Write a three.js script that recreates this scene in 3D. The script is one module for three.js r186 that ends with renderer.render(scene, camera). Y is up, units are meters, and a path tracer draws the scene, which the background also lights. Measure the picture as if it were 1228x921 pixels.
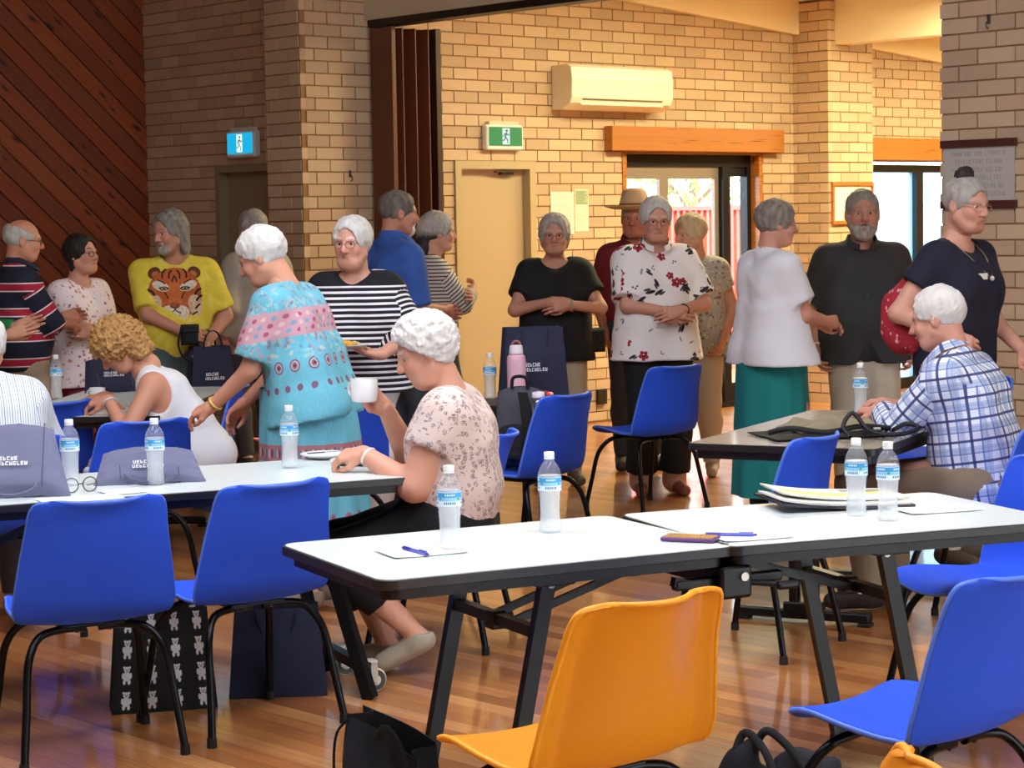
import * as THREE from 'three';
import { mergeGeometries, mergeVertices, toCreasedNormals } from 'three/addons/utils/BufferGeometryUtils.js';
import { RoundedBoxGeometry } from 'three/addons/geometries/RoundedBoxGeometry.js';
import { ImprovedNoise } from 'three/addons/math/ImprovedNoise.js';
import { RectAreaLightUniformsLib } from 'three/addons/lights/RectAreaLightUniformsLib.js';

// ---------------------------------------------------------------- camera, sky, lights, exposure
const scene = new THREE.Scene();
const F = 2550, EYE = 1.6, HORIZON = 266, ROLL = 1.0 * Math.PI / 180;      // focal length and horizon in pixels of the 1228 x 921 frame
const PITCH = Math.atan((460.5 - HORIZON) / F);
const camera = new THREE.PerspectiveCamera(2 * Math.atan(460.5 / F) * 180 / Math.PI, 1228 / 921, 0.1, 200);
camera.position.set(0, EYE, 0); camera.rotation.order = 'YXZ'; camera.rotation.set(-PITCH, 0, -ROLL);
camera.updateMatrixWorld(true);
const renderer = new THREE.WebGLRenderer({ antialias: true });
renderer.toneMapping = THREE.LinearToneMapping;
renderer.toneMappingExposure = 1.15;
renderer.shadowMap.enabled = true;
RectAreaLightUniformsLib.init();
scene.background = new THREE.Color(0.80, 0.93, 1.0); scene.backgroundIntensity = 11.0;

const TURN = 42.5 * Math.PI / 180;                                         // the building stands turned to the camera: local x = u, z = -v
const CT = Math.cos(TURN), ST = Math.sin(TURN);
const B = (u, y, v) => new THREE.Vector3(u * CT - v * ST, y, -u * ST - v * CT);
// u axis (sin47.5, -cos47.5); v axis (-sin42.5, -cos42.5)
const HALL_LAMPS = { color: 0xf2f4ff, intensity: 14 }, BACK_LAMPS = { color: 0xfff2bc, intensity: 60 };

// ---------------------------------------------------------------- helpers
let seed = 7;
const rnd = () => { seed = (seed * 1664525 + 1013904223) >>> 0; return seed / 4294967296; };
const rr = (a, b) => a + (b - a) * rnd();
const V3 = (x, y, z) => new THREE.Vector3(x, y, z);
const rad = (d) => d * Math.PI / 180;
const lerp = (a, b, t) => a + (b - a) * t;
const clamp = (x, a, b) => Math.min(b, Math.max(a, x));
const sstep = (a, b, x) => { const t = clamp((x - a) / (b - a), 0, 1); return t * t * (3 - 2 * t); };
const noise3 = new ImprovedNoise(), nz = (x, y, z) => noise3.noise(x, y, z);
const taken = new Map();
function numbered(name) { const n = taken.get(name) || 0; taken.set(name, n + 1); return n ? name + '_' + String(n).padStart(3, '0') : name; }
function tag(o, label, category, group) { o.userData.label = label; o.userData.category = category; if (group) o.userData.group = group; return o; }
function shadows(o) { o.traverse((m) => { if (m.isMesh) { m.castShadow = true; m.receiveShadow = true; } }); }
function thing(name, label, category, pos, turn = 0, group) {
  const o = new THREE.Group(); o.name = numbered(name); o.position.copy(pos); o.rotation.y = turn; scene.add(o); return tag(o, label, category, group);
}
function part(parent, name, geos, mat) {
  let g = geos;
  if (Array.isArray(geos)) { if (geos.length === 1) g = geos[0]; else { const ix = geos.every((q) => q.index); g = mergeGeometries(ix ? geos : geos.map((q) => q.index ? q.toNonIndexed() : q)); } }
  const m = new THREE.Mesh(g, mat); m.name = name; parent.add(m); return m;
}
function struct(name, turned = true) { const o = new THREE.Group(); o.name = name; o.userData.kind = 'structure'; if (turned) o.rotation.y = TURN; scene.add(o); return o; }
const faceAz = (deg) => Math.PI - rad(deg);                                 // rotation.y that turns local +z to a compass angle (0 = away from camera, 90 = right)
// pixel -> world: a direction only; the distance comes from a plane the thing stands on, or from its size (scale in px per metre)
const camR = new THREE.Matrix4().extractRotation(camera.matrixWorld);
const dirOf = (x, y) => V3((x - 614) / F, (460.5 - y) / F, -1).applyMatrix4(camR);
function onLevel(x, y, h = 0) { const d = dirOf(x, y), t = (h - EYE) / d.y; return V3(d.x * t, h, d.z * t); }
function spot(x, y, s) { const d = dirOf(x, y).multiplyScalar(F / s); return V3(d.x, 0, d.z); }

const box = (w, h, d, x = 0, y = 0, z = 0) => new THREE.BoxGeometry(w, h, d).translate(x, y, z);
const rbox = (w, h, d, r, x = 0, y = 0, z = 0, seg = 2) => new RoundedBoxGeometry(w, h, d, seg, r).translate(x, y, z);
const cyl = (r1, r2, h, x = 0, y = 0, z = 0, n = 20) => new THREE.CylinderGeometry(r1, r2, h, n).translate(x, y, z);
const sph = (r, x = 0, y = 0, z = 0, a = 16, b = 12) => new THREE.SphereGeometry(r, a, b).translate(x, y, z);
const tor = (R, r, x = 0, y = 0, z = 0, a = 8, b = 24) => new THREE.TorusGeometry(R, r, a, b).translate(x, y, z);
const curve = (pts) => new THREE.CatmullRomCurve3(pts.map((p) => V3(...p)));
const tube = (pts, r, n = 24, k = 10) => new THREE.TubeGeometry(curve(pts), n, r, k);
const lathe = (pts, n = 28) => new THREE.LatheGeometry(pts.map((p) => new THREE.Vector2(...p)), n);
function bar(a, b, w, d = w) {                                              // square bar between two points
  const A = V3(...a), Bv = V3(...b), g = new THREE.BoxGeometry(w, A.distanceTo(Bv), d);
  g.applyQuaternion(new THREE.Quaternion().setFromUnitVectors(V3(0, 1, 0), Bv.clone().sub(A).normalize()));
  return g.translate((A.x + Bv.x) / 2, (A.y + Bv.y) / 2, (A.z + Bv.z) / 2);
}
function rodG(a, b, r, n = 10) {
  const A = V3(...a), Bv = V3(...b), g = new THREE.CylinderGeometry(r, r, A.distanceTo(Bv), n);
  g.applyQuaternion(new THREE.Quaternion().setFromUnitVectors(V3(0, 1, 0), Bv.clone().sub(A).normalize()));
  return g.translate((A.x + Bv.x) / 2, (A.y + Bv.y) / 2, (A.z + Bv.z) / 2);
}
function roundedRect(w, d, r) {
  const s = new THREE.Shape(); const x = w / 2, y = d / 2;
  s.moveTo(-x + r, -y); s.lineTo(x - r, -y); s.absarc(x - r, -y + r, r, -Math.PI / 2, 0); s.lineTo(x, y - r); s.absarc(x - r, y - r, r, 0, Math.PI / 2);
  s.lineTo(-x + r, y); s.absarc(-x + r, y - r, r, Math.PI / 2, Math.PI); s.lineTo(-x, -y + r); s.absarc(-x + r, -y + r, r, Math.PI, 1.5 * Math.PI); return s;
}
function slab(w, d, t, r, y0, bevel = 0) {                                   // rounded-corner board lying flat, its bottom at y0
  const g = new THREE.ExtrudeGeometry(roundedRect(w, d, r), { depth: t, bevelEnabled: bevel > 0, bevelSize: bevel, bevelThickness: bevel, bevelSegments: 2, curveSegments: 6 });
  return g.rotateX(-Math.PI / 2).translate(0, y0, 0);
}
// a surface from a function of (i, j); optional closed in i
function grid(nu, nv, fn, closeU = false) {
  const pos = [], uv = [], idx = [];
  for (let j = 0; j <= nv; j++) for (let i = 0; i <= nu; i++) { const p = fn(i / nu, j / nv); pos.push(p[0], p[1], p[2]); uv.push(p[3] ?? i / nu, p[4] ?? j / nv); }
  for (let j = 0; j < nv; j++) for (let i = 0; i < nu; i++) { const a = j * (nu + 1) + i, b = a + 1, c = a + nu + 1, d = c + 1; idx.push(a, b, d, a, d, c); }
  const g = new THREE.BufferGeometry();
  g.setAttribute('position', new THREE.Float32BufferAttribute(pos, 3)); g.setAttribute('uv', new THREE.Float32BufferAttribute(uv, 2)); g.setIndex(idx); g.computeVertexNormals(); return g;
}
// a thin sheet with thickness: fn gives the middle surface
function sheet(nu, nv, fn, t) {
  const g = grid(nu, nv, fn), n = g.attributes.normal, p = g.attributes.position, N = p.count, pos = [], uv = [], idx = [], U = g.attributes.uv;
  for (const s of [1, -1]) for (let i = 0; i < N; i++) { pos.push(p.getX(i) + s * t / 2 * n.getX(i), p.getY(i) + s * t / 2 * n.getY(i), p.getZ(i) + s * t / 2 * n.getZ(i)); uv.push(U.getX(i), U.getY(i)); }
  const q = g.index.array; for (let i = 0; i < q.length; i += 3) { idx.push(q[i], q[i + 1], q[i + 2], N + q[i], N + q[i + 2], N + q[i + 1]); }
  const W = nu + 1, edge = [];
  for (let i = 0; i < nu; i++) { edge.push([i + 1, i]); edge.push([nv * W + i, nv * W + i + 1]); }
  for (let j = 0; j < nv; j++) { edge.push([j * W, (j + 1) * W]); edge.push([(j + 1) * W + nu, j * W + nu]); }
  for (const [a, b] of edge) idx.push(a, b, N + b, a, N + b, N + a);
  const o = new THREE.BufferGeometry(); o.setAttribute('position', new THREE.Float32BufferAttribute(pos, 3)); o.setAttribute('uv', new THREE.Float32BufferAttribute(uv, 2)); o.setIndex(idx);
  return toCreasedNormals(o, 0.9);
}

// ---------------------------------------------------------------- textures and materials
function canvasTex(w, h, draw, tileW, tileH, clampIt) {
  const c = document.createElement('canvas'); c.width = w; c.height = h; const x = c.getContext('2d'); draw(x, w, h);
  const t = new THREE.CanvasTexture(c); t.colorSpace = THREE.SRGBColorSpace; t.magFilter = THREE.LinearFilter;
  t.wrapS = t.wrapT = clampIt ? THREE.ClampToEdgeWrapping : THREE.RepeatWrapping;
  if (tileW) t.repeat.set(1 / tileW, 1 / (tileH || tileW));
  return t;
}
const mats = {};
function M(color, rough = 0.6, extra = {}) {
  const k = color + '|' + rough + '|' + JSON.stringify(extra, (a, b) => (b && b.isTexture ? b.uuid : b)); 
  return mats[k] || (mats[k] = new THREE.MeshPhysicalMaterial({ color, roughness: rough, ...extra }));
}
function grayTex(w, h, fn, tile, tileH) {                                     // height field for bump
  const d = new Uint8Array(w * h * 4);
  for (let y = 0; y < h; y++) for (let x = 0; x < w; x++) { const g = clamp(fn(x / w, y / h, x, y), 0, 1) * 255, o = (y * w + x) * 4; d[o] = d[o + 1] = d[o + 2] = g; d[o + 3] = 255; }
  const t = new THREE.DataTexture(d, w, h); t.magFilter = THREE.LinearFilter; t.wrapS = t.wrapT = THREE.RepeatWrapping; t.needsUpdate = true; t.repeat.set(1 / tile, 1 / (tileH || tile)); return t;
}
const grit = grayTex(128, 128, () => 0.3 + 0.7 * rnd(), 0.12);
const weave = grayTex(64, 64, (u, v, x, y) => ((x % 8 < 4) !== (y % 8 < 4) ? 0.75 : 0.35) + rnd() * 0.2, 0.02);
const brickMap = canvasTex(256, 256, (x, w, h) => {
  x.fillStyle = '#ffffff'; x.fillRect(0, 0, w, h);
  for (let i = 0; i < 5000; i++) { const g = 200 + rnd() * 55 | 0; x.fillStyle = `rgba(${g},${g - 8},${g - 18},.5)`; x.fillRect(rnd() * w, rnd() * h, 1 + rnd() * 5, 1 + rnd()); }
  for (let i = 0; i < 160; i++) { x.fillStyle = 'rgba(120,90,60,.35)'; x.fillRect(rnd() * w, rnd() * h, 1 + rnd() * 2, 1 + rnd() * 2); }
}, 0.5);
function grainTex(base, dark, n, knots) {
  return canvasTex(512, 512, (x, w, h) => {
    x.fillStyle = base; x.fillRect(0, 0, w, h);
    for (let i = 0; i < n; i++) {
      const y = rnd() * h, a = 0.04 + rnd() * 0.16; x.strokeStyle = rnd() < 0.7 ? dark.replace('A', a.toFixed(3)) : `rgba(255,225,180,${(a * 0.6).toFixed(3)})`; x.lineWidth = 0.6 + rnd() * 3;
      const x0 = rnd() * w, L = w * (0.3 + rnd() * 0.8), k = rr(-5, 5);
      for (const s of [0, -w]) { x.beginPath(); x.moveTo(x0 + s, y); x.bezierCurveTo(x0 + s + L * 0.3, y + k, x0 + s + L * 0.7, y - k, x0 + s + L, y + k); x.stroke(); }
    }
    for (let i = 0; i < knots; i++) {
      const cx = 40 + rnd() * (w - 80), cy = 30 + rnd() * (h - 60), r = rr(2, 5.5);
      for (let q = 4; q >= 0; q--) { x.fillStyle = dark.replace('A', q === 0 ? '0.95' : '0.16'); x.beginPath(); x.ellipse(cx, cy, (r + q * 2) * 1.7, r + q * 2, 0, 0, 7); x.fill(); }
    }
  }, 1.2, 0.6);
}
const floorGrain = grainTex('#f2e6da', 'rgba(120,62,25,A)', 420, 0);
const pineGrain = grainTex('#f0e4da', 'rgba(38,10,4,A)', 260, 9);
// ---------------------------------------------------------------- the setting
// bricks: each one its own mesh on a recessed mortar backing
const BR = { l: 0.23, h: 0.076, j: 0.010, d: 0.05 };
const brickGeo = (() => { const g = box(1, 1, 1); return g; })();
const brickTones = [[0.60, 0.445, 0.29], [0.64, 0.48, 0.32], [0.57, 0.415, 0.265], [0.62, 0.44, 0.30], [0.53, 0.395, 0.265], [0.66, 0.505, 0.335]];
const brickMats = brickTones.map((c) => new THREE.MeshPhysicalMaterial({ color: new THREE.Color().setRGB(...c), roughness: 0.82, map: brickMap, bumpMap: grit, bumpScale: 0.0006 }));
const brickStuffMat = new THREE.MeshPhysicalMaterial({ vertexColors: true, roughness: 0.82, bumpMap: grit, bumpScale: 0.0006 });
const mortarMat = M(0x9a7650, 0.95);
const inFrame = (p) => { const q = p.clone().project(camera); return Math.abs(q.x) < 1.06 && Math.abs(q.y) < 1.06 && q.z < 1; };
// face: 'u' = plane at constant u facing -u, running along v; 'v' = plane at constant v facing -v, running along u; 'e' = plane at constant v facing +v
function brickFace(list, axis, c, a0, a1, y0, y1, holes = [], phase = 0) {
  const step = BR.l + BR.j, rows = Math.ceil((y1(0.5 * (a0 + a1)) - y0) / (BR.h + BR.j)) + 4;
  for (let r = 0; r < rows; r++) {
    const yb = y0 + r * (BR.h + BR.j), yt = yb + BR.h;
    const off = (r % 2 ? step / 2 : 0) + phase;
    for (let k = Math.floor((a0 - off) / step) - 1; k * step + off < a1; k++) {
      let segs = [[Math.max(a0, k * step + off), Math.min(a1, k * step + off + BR.l)]];
      for (const [h0, h1, hy0, hy1] of holes) if (yt > hy0 + 0.02 && yb < hy1 - 0.02) segs = segs.flatMap(([s0, s1]) => s1 <= h0 || s0 >= h1 ? [[s0, s1]] : [[s0, Math.min(s1, h0)], [Math.max(s0, h1), s1]]);
      for (const [s0, s1] of segs) {
        if (s1 - s0 < 0.02) continue;
        const top = Math.min(yt, y1((s0 + s1) / 2)); if (top - yb < 0.015) continue;
        list.push({ axis, c, s0, s1, y0: yb, y1: top });
      }
    }
  }
}
function layBricks(group, list) {
  for (const b of list) {
    const m = (b.s0 + b.s1) / 2; b.w = axisPos(b, m, (b.y0 + b.y1) / 2);
    const p = b.w.clone().applyAxisAngle(V3(0, 1, 0), TURN); b.seen = inFrame(p); b.dist = p.distanceTo(camera.position); b.tone = Math.floor(rnd() * brickMats.length);
  }
  const order = list.filter((b) => b.seen).sort((a, b) => a.dist - b.dist), solo = new Set(order.slice(0, 300)), rest = [];
  for (const b of list) {
    const sx = b.axis === 'u' ? BR.d : b.s1 - b.s0, sz = b.axis === 'u' ? b.s1 - b.s0 : BR.d, jut = rr(-0.0015, 0.0015);
    const x = b.w.x + (b.axis === 'u' ? jut : 0), z = b.w.z + (b.axis === 'u' ? 0 : jut);
    if (solo.has(b)) { const m = new THREE.Mesh(brickGeo, brickMats[b.tone]); m.name = 'brick'; m.scale.set(sx, b.y1 - b.y0, sz); m.position.set(x, b.w.y, z); group.add(m); }
    else { const g = box(sx, b.y1 - b.y0, sz, x, b.w.y, z), n = g.attributes.position.count, c = new Float32Array(n * 3), t = brickTones[b.tone]; for (let i = 0; i < n; i++) c.set([t[0] * 0.9, t[1] * 0.9, t[2] * 0.9], i * 3); g.setAttribute('color', new THREE.BufferAttribute(c, 3)); rest.push(g); }
  }
  if (rest.length) { const m = part(group, 'brickwork', rest, brickStuffMat); m.userData.kind = 'stuff'; }
}
function axisPos(b, m, y) { return b.axis === 'u' ? V3(b.c + BR.d / 2, y, -m) : b.axis === 'v' ? V3(m, y, -(b.c + BR.d / 2)) : V3(m, y, -(b.c - BR.d / 2)); }
// mortar / wall body: a box from u0..u1, v0..v1
const ub = (u0, u1, y0, y1, v0, v1) => box(u1 - u0, y1 - y0, v1 - v0, (u0 + u1) / 2, (y0 + y1) / 2, -(v0 + v1) / 2);
const REC = 0.009;                                                              // mortar lies this far behind the brick faces

const UL = 9.28, VF = 11.97, UO = 9.65, HALL_H = 4.6;
const ceilY = (u) => 3.62 - 0.081 * (u - 12.12);                                // sloping ceiling of the side room
// hall: left brick wall with door
{
  const w = struct('wall_left'), dL0 = 12.42, dL1 = 13.395, list = [];
  brickFace(list, 'u', UL, 12.2, 14.36, 0, () => HALL_H, [[dL0, dL1, -1, 2.06]], 0.06);
  part(w, 'mortar', [ub(UL + REC, UL + 0.25, 0, HALL_H, dL1, 14.6), ub(UL + REC, UL + 0.25, 2.06, HALL_H, dL0, dL1), ub(UL + REC, UL + 0.25, 0, HALL_H, 12.15, dL0)], mortarMat);
  layBricks(w, list);
}
// brick pier between the hall wall and the folding door
{
  const w = struct('wall_pier'), list = [];
  brickFace(list, 'u', 9.02, 11.97, 12.38, 0, () => HALL_H, [], 0.11);
  brickFace(list, 'v', VF, 9.02 + BR.d, 9.62, 0, () => HALL_H, [], 0.03);
  part(w, 'mortar', [ub(9.02 + REC, 9.62, 0, HALL_H, VF + REC, 12.40)], mortarMat);
  layBricks(w, list);
}
// far wall of the side room
const D0 = 10.42, D1 = 11.235, S0 = 12.20, S1 = 13.90, W0 = 15.30, W1 = 17.2;
{
  const w = struct('wall_back'), list = [];
  brickFace(list, 'v', VF, 9.62, 14.32, 0, (u) => ceilY(u) - 0.02, [[D0, D1, -1, 2.06], [S0, S1, -1, 2.13]], 0.0);
  brickFace(list, 'v', VF, 14.9, 17.6, 0, (u) => ceilY(u) - 0.02, [[W0, W1, -1, 2.09]], 0.0);
  const y1 = 3.95, d0 = VF + REC, d1 = VF + 0.25;
  part(w, 'mortar', [ub(9.62, D0, 0, y1, d0, d1), ub(D0, D1, 2.06, y1, d0, d1), ub(D1, S0, 0, y1, d0, d1), ub(S0, S1, 2.13, y1, d0, d1), ub(S1, W0, 0, y1, d0, d1), ub(W0, W1, 2.09, y1, d0, d1), ub(W1, 18.2, 0, y1, d0, d1)], mortarMat);
  layBricks(w, list);
}
// pier in the side room
{
  const w = struct('wall_buttress'), list = [], v0 = 11.585;
  brickFace(list, 'u', 14.32, v0, VF, 0, () => 3.42, [], 0.05);
  brickFace(list, 'v', v0, 14.32 + BR.d, 14.93, 0, () => 3.42, [], 0.09);
  part(w, 'mortar', [ub(14.32 + REC, 14.93, 0, 3.43, v0 + REC, VF + 0.1)], mortarMat);
  layBricks(w, list);
}
// pier on the right that ends the opening
{
  const w = struct('wall_right'), list = [];
  brickFace(list, 'u', 9.7, 4.6, 7.065, 0, () => HALL_H, [], 0.105);
  brickFace(list, 'e', 7.065, 9.7 + BR.d, 10.0, 0, () => HALL_H, [], 0.02);
  part(w, 'mortar', [ub(9.7 + REC, 10.0, 0, HALL_H, -4.2, 7.065 - REC)], mortarMat);
  layBricks(w, list);
}
// stage wall of diagonal pine boards, each board clipped to the wall's outline
{
  const w = struct('wall_stage'), v = 14.34, ang = rad(42), bw = 0.136, u0 = 4.6, u1 = UL + 0.012, t = 0.018;
  part(w, 'backing', ub(u0 - 0.1, u1 + 0.4, 0, HALL_H, v + t, v + t + 0.2), M(0x1a0a06, 0.9));
  const tones = [0x96471f, 0xa55227, 0x883f1a, 0x9e4b1e, 0x924923, 0xac5729].map((c) => new THREE.MeshPhysicalMaterial({ color: c, roughness: 0.55, map: pineGrain, clearcoat: 0.25, clearcoatRoughness: 0.45 }));
  const dx = Math.cos(ang), dy = -Math.sin(ang), nx = Math.sin(ang), ny = Math.cos(ang);   // boards fall to the right
  const poly0 = [[u0, 0], [u1, 0], [u1, HALL_H], [u0, HALL_H]];
  const clip = (poly, ax, ay, c) => { const o = []; for (let i = 0; i < poly.length; i++) { const p = poly[i], q = poly[(i + 1) % poly.length], a = p[0] * ax + p[1] * ay - c, b = q[0] * ax + q[1] * ay - c; if (a >= 0) o.push(p); if ((a >= 0) !== (b >= 0)) { const s = a / (a - b); o.push([lerp(p[0], q[0], s), lerp(p[1], q[1], s)]); } } return o; };
  const cs = poly0.map((p) => p[0] * nx + p[1] * ny), c0 = Math.min(...cs), c1 = Math.max(...cs);
  let n = 0;
  for (let c = c0; c < c1; c += bw) {
    const p = clip(clip(poly0, nx, ny, c + 0.004), -nx, -ny, -(c + bw - 0.004)); if (p.length < 3) continue;
    const s = new THREE.Shape(p.map((q) => new THREE.Vector2(...q))), g = new THREE.ExtrudeGeometry(s, { depth: t - 0.004, bevelEnabled: true, bevelSize: 0.003, bevelThickness: 0.004, bevelSegments: 1, bevelOffset: -0.003 });
    const P = g.attributes.position, U = g.attributes.uv, o = rnd() * 7, o2 = rnd() * 3;
    for (let i = 0; i < P.count; i++) { const a = P.getX(i), b = P.getY(i); U.setXY(i, a * dx + b * dy + o, a * nx + b * ny + o2); }
    part(w, 'board', g.translate(0, 0, -v - t), tones[n++ % tones.length]);
  }
}
// floor of narrow boards running along v
{
  const fl = struct('floor');
  part(fl, 'subfloor', box(26, 0.1, 24, 6, -0.075, -5.5), M(0x3a2010, 0.9));
  const tones = [[0.56, 0.262, 0.082], [0.47, 0.205, 0.06], [0.62, 0.30, 0.10], [0.40, 0.165, 0.045], [0.57, 0.255, 0.075], [0.51, 0.222, 0.065], [0.66, 0.345, 0.125]];
  const look = { roughness: 0.34, clearcoat: 0.7, clearcoatRoughness: 0.07 };
  const mat = tones.map((c) => new THREE.MeshPhysicalMaterial({ color: new THREE.Color().setRGB(...c), map: floorGrain, ...look }));
  const bw = 0.083, list = [];
  for (let u = -6.8; u < 18.6; u += bw) {
    let v = -6.3 - rnd() * 2.2;
    while (v < 15) { const L = rr(1.6, 3.4), v1 = v + L; if (v1 > -6.3) { const c = B(u + bw / 2, 0, (v + v1) / 2); list.push({ u, v, v1: Math.min(v1, 15), tone: Math.floor(rnd() * tones.length), seen: [0.05, 0.3, 0.5, 0.7, 0.95].some((t) => inFrame(B(u, 0, lerp(v, v1, t)))), d: c.distanceTo(camera.position) }); } v = v1; }
  }
  const solo = new Set(list.filter((b) => b.seen).sort((a, b) => a.d - b.d).slice(0, 300)), rest = [];
  for (const b of list) {
    const g = box(bw - 0.0012, 0.025, b.v1 - b.v - 0.0015, b.u + bw / 2, -0.0125, -(b.v + b.v1) / 2), P = g.attributes.position, U = g.attributes.uv, o = rnd() * 9, o2 = rnd() * 9;
    for (let i = 0; i < P.count; i++) U.setXY(i, -P.getZ(i) + o, P.getX(i) + o2);
    if (solo.has(b)) part(fl, 'floorboard', g, mat[b.tone]);
    else { const n = P.count, c = new Float32Array(n * 3); for (let i = 0; i < n; i++) c.set(tones[b.tone], i * 3); g.setAttribute('color', new THREE.BufferAttribute(c, 3)); rest.push(g); }
  }
  const m = part(fl, 'floorboards', rest, new THREE.MeshPhysicalMaterial({ vertexColors: true, map: floorGrain, ...look })); m.userData.kind = 'stuff';
}
// ceilings, header above the opening, beams
const creamPaint = M(0xf2e6c4, 0.55), hallPaint = M(0xb0a592, 0.8);
{
  const c = struct('ceiling');
  part(c, 'hall_ceiling', box(17.2, 0.12, 24, 1.4, HALL_H + 0.06, -5.5), hallPaint);
  const g = box(9, 0.1, 9, 14.1, 0, -8.2), P = g.attributes.position; for (let i = 0; i < P.count; i++) P.setY(i, P.getY(i) + ceilY(P.getX(i)) + 0.05); g.computeVertexNormals();
  part(c, 'side_room_ceiling', g, M(0xf0e2c8, 0.7));
}
{
  const t = struct('trim_1'); t.userData.label = 'painted header above the wide opening';
  part(t, 'header', ub(9.60, 9.80, 3.05, HALL_H, 7.07, VF), M(0xc9bd9f, 0.55));
  part(t, 'door_track', ub(9.63, 9.77, 3.0, 3.05, 7.07, VF), M(0x17100c, 0.5));
}
{
  const t = struct('trim_2'), vf = VF - 0.07, poly = [[11.2, 3.415], [14.33, 3.16], [14.33, 3.47], [11.2, 3.75]];
  const mk = (p) => new THREE.ExtrudeGeometry(new THREE.Shape(p.map((q) => new THREE.Vector2(...q))), { depth: 0.07, bevelEnabled: false }).translate(0, 0, -VF);
  part(t, 'raking_beam', mk(poly), creamPaint);
  part(t, 'raking_beam', mk([[14.93, 3.12], [17.6, 2.9], [17.6, 3.3], [14.93, 3.45]]), creamPaint);
  part(t, 'cross_beam', ub(14.42, 14.62, 3.06, 3.5, 7.2, 11.6), creamPaint);
}
// walls out of view that close the two rooms; the broad soft light on chair backs and faces comes through their windows
const paneMat = new THREE.MeshPhysicalMaterial({ color: 0xffffff, roughness: 0.02, transmission: 1, thickness: 0, ior: 1.5 });
function glazing(name, slabAt, paneAt, a0, a1, n) {
  const w = struct(name), fr = [slabAt(a0, a1, 0.9, 0.96), slabAt(a0, a1, 2.64, 2.7)], st = (a1 - a0) / n;
  for (let i = 0; i <= n; i++) fr.push(slabAt(Math.max(a0, a0 + i * st - 0.03), Math.min(a1, a0 + i * st + 0.03), 0.96, 2.64));
  part(w, 'window_frame', fr, M(0x3a3c40, 0.4));
  for (let i = 0; i < n; i++) part(w, 'pane', paneAt(a0 + i * st + 0.03, a0 + (i + 1) * st - 0.03, 0.96, 2.64), paneMat);
}
{
  const w = struct('wall_hall_near'); const pl = M(0xcfc3ac, 0.85);
  part(w, 'panel', [ub(-7, 10, 0, 0.9, -6.6, -6.35), ub(-7, 10, 2.7, HALL_H, -6.6, -6.35), ub(-7, 2, 0.9, 2.7, -6.6, -6.35), ub(9, 10, 0.9, 2.7, -6.6, -6.35)], pl);
  glazing('window_2', (a, b, y0, y1) => ub(a, b, y0, y1, -6.5, -6.44), (a, b, y0, y1) => ub(a, b, y0, y1, -6.472, -6.468), 2, 9, 5);
  const w2 = struct('wall_hall_side');                                            // long wall with a row of windows, out of view on the left
  part(w2, 'panel', [ub(-7.1, -6.8, 0, 0.9, -6.6, 14.7), ub(-7.1, -6.8, 2.7, HALL_H, -6.6, 14.7), ub(-7.1, -6.8, 0.9, 2.7, -6.6, -5.6), ub(-7.1, -6.8, 0.9, 2.7, -4.0, 14.7), ub(-7, 4.5, 0, HALL_H, 14.36, 14.6)], pl);
  glazing('window_3', (a, b, y0, y1) => ub(-7.0, -6.94, y0, y1, a, b), (a, b, y0, y1) => ub(-6.972, -6.968, y0, y1, a, b), -5.6, -4.0, 1);
  const w3 = struct('wall_side_room'); 
  part(w3, 'panel', [ub(17.6, 17.9, 0, 4, 4.4, VF), ub(10, 17.8, 0, 4, 4.3, 4.55)], M(0xc9a878, 0.85));
}
// ---------------------------------------------------------------- doors and windows
const frameCream = M(0xb9a682, 0.5), doorCream = M(0xbba685, 0.55), alu = M(0x24262b, 0.35, { metalness: 0.6 }), honey = new THREE.MeshPhysicalMaterial({ color: 0xbb7c30, roughness: 0.45, map: pineGrain, clearcoat: 0.2 });
const frostMat = new THREE.MeshPhysicalMaterial({ color: 0xbcdff0, roughness: 0.55, transmission: 0.95, thickness: 0, ior: 1.45 });
{ // door in the hall's left wall
  const d = struct('door_1'), v0 = 12.42, v1 = 13.395;
  part(d, 'frame', [ub(UL - 0.015, UL + 0.12, 0, 2.06, v1 - 0.055, v1), ub(UL - 0.015, UL + 0.12, 0, 2.06, v0, v0 + 0.055), ub(UL - 0.015, UL + 0.12, 2.005, 2.06, v0 + 0.055, v1 - 0.055)], M(0x8f8168, 0.5));
  part(d, 'leaf', ub(UL + 0.07, UL + 0.11, 0.01, 2.005, v0 + 0.055, v1 - 0.055), M(0x94846a, 0.5));
  part(d, 'handle', [cyl(0.026, 0.026, 0.02, 0, 0, 0).rotateZ(Math.PI / 2).translate(UL + 0.06, 1.02, -(v1 - 0.12)), rodG([UL + 0.03, 1.02, -(v1 - 0.12)], [UL + 0.03, 1.02, -(v1 - 0.23)], 0.009)], M(0x20201f, 0.4, { metalness: 0.7 }));
}
{ // plain cream door in the far wall
  const d = struct('door_2');
  part(d, 'frame', [ub(D0, D0 + 0.06, 0, 2.06, VF - 0.02, VF + 0.12), ub(D1 - 0.06, D1, 0, 2.06, VF - 0.02, VF + 0.12), ub(D0 + 0.06, D1 - 0.06, 2.0, 2.06, VF - 0.02, VF + 0.12)], frameCream);
  part(d, 'leaf', ub(D0 + 0.062, D1 - 0.062, 0.01, 1.998, VF + 0.06, VF + 0.1), doorCream);
  part(d, 'door_closer', [ub(D0 + 0.5, D0 + 0.62, 1.955, 1.985, VF + 0.015, VF + 0.06), ub(D0 + 0.42, D0 + 0.66, 1.975, 1.985, VF - 0.005, VF + 0.02)], M(0x3a2a20, 0.5));
}
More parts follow.
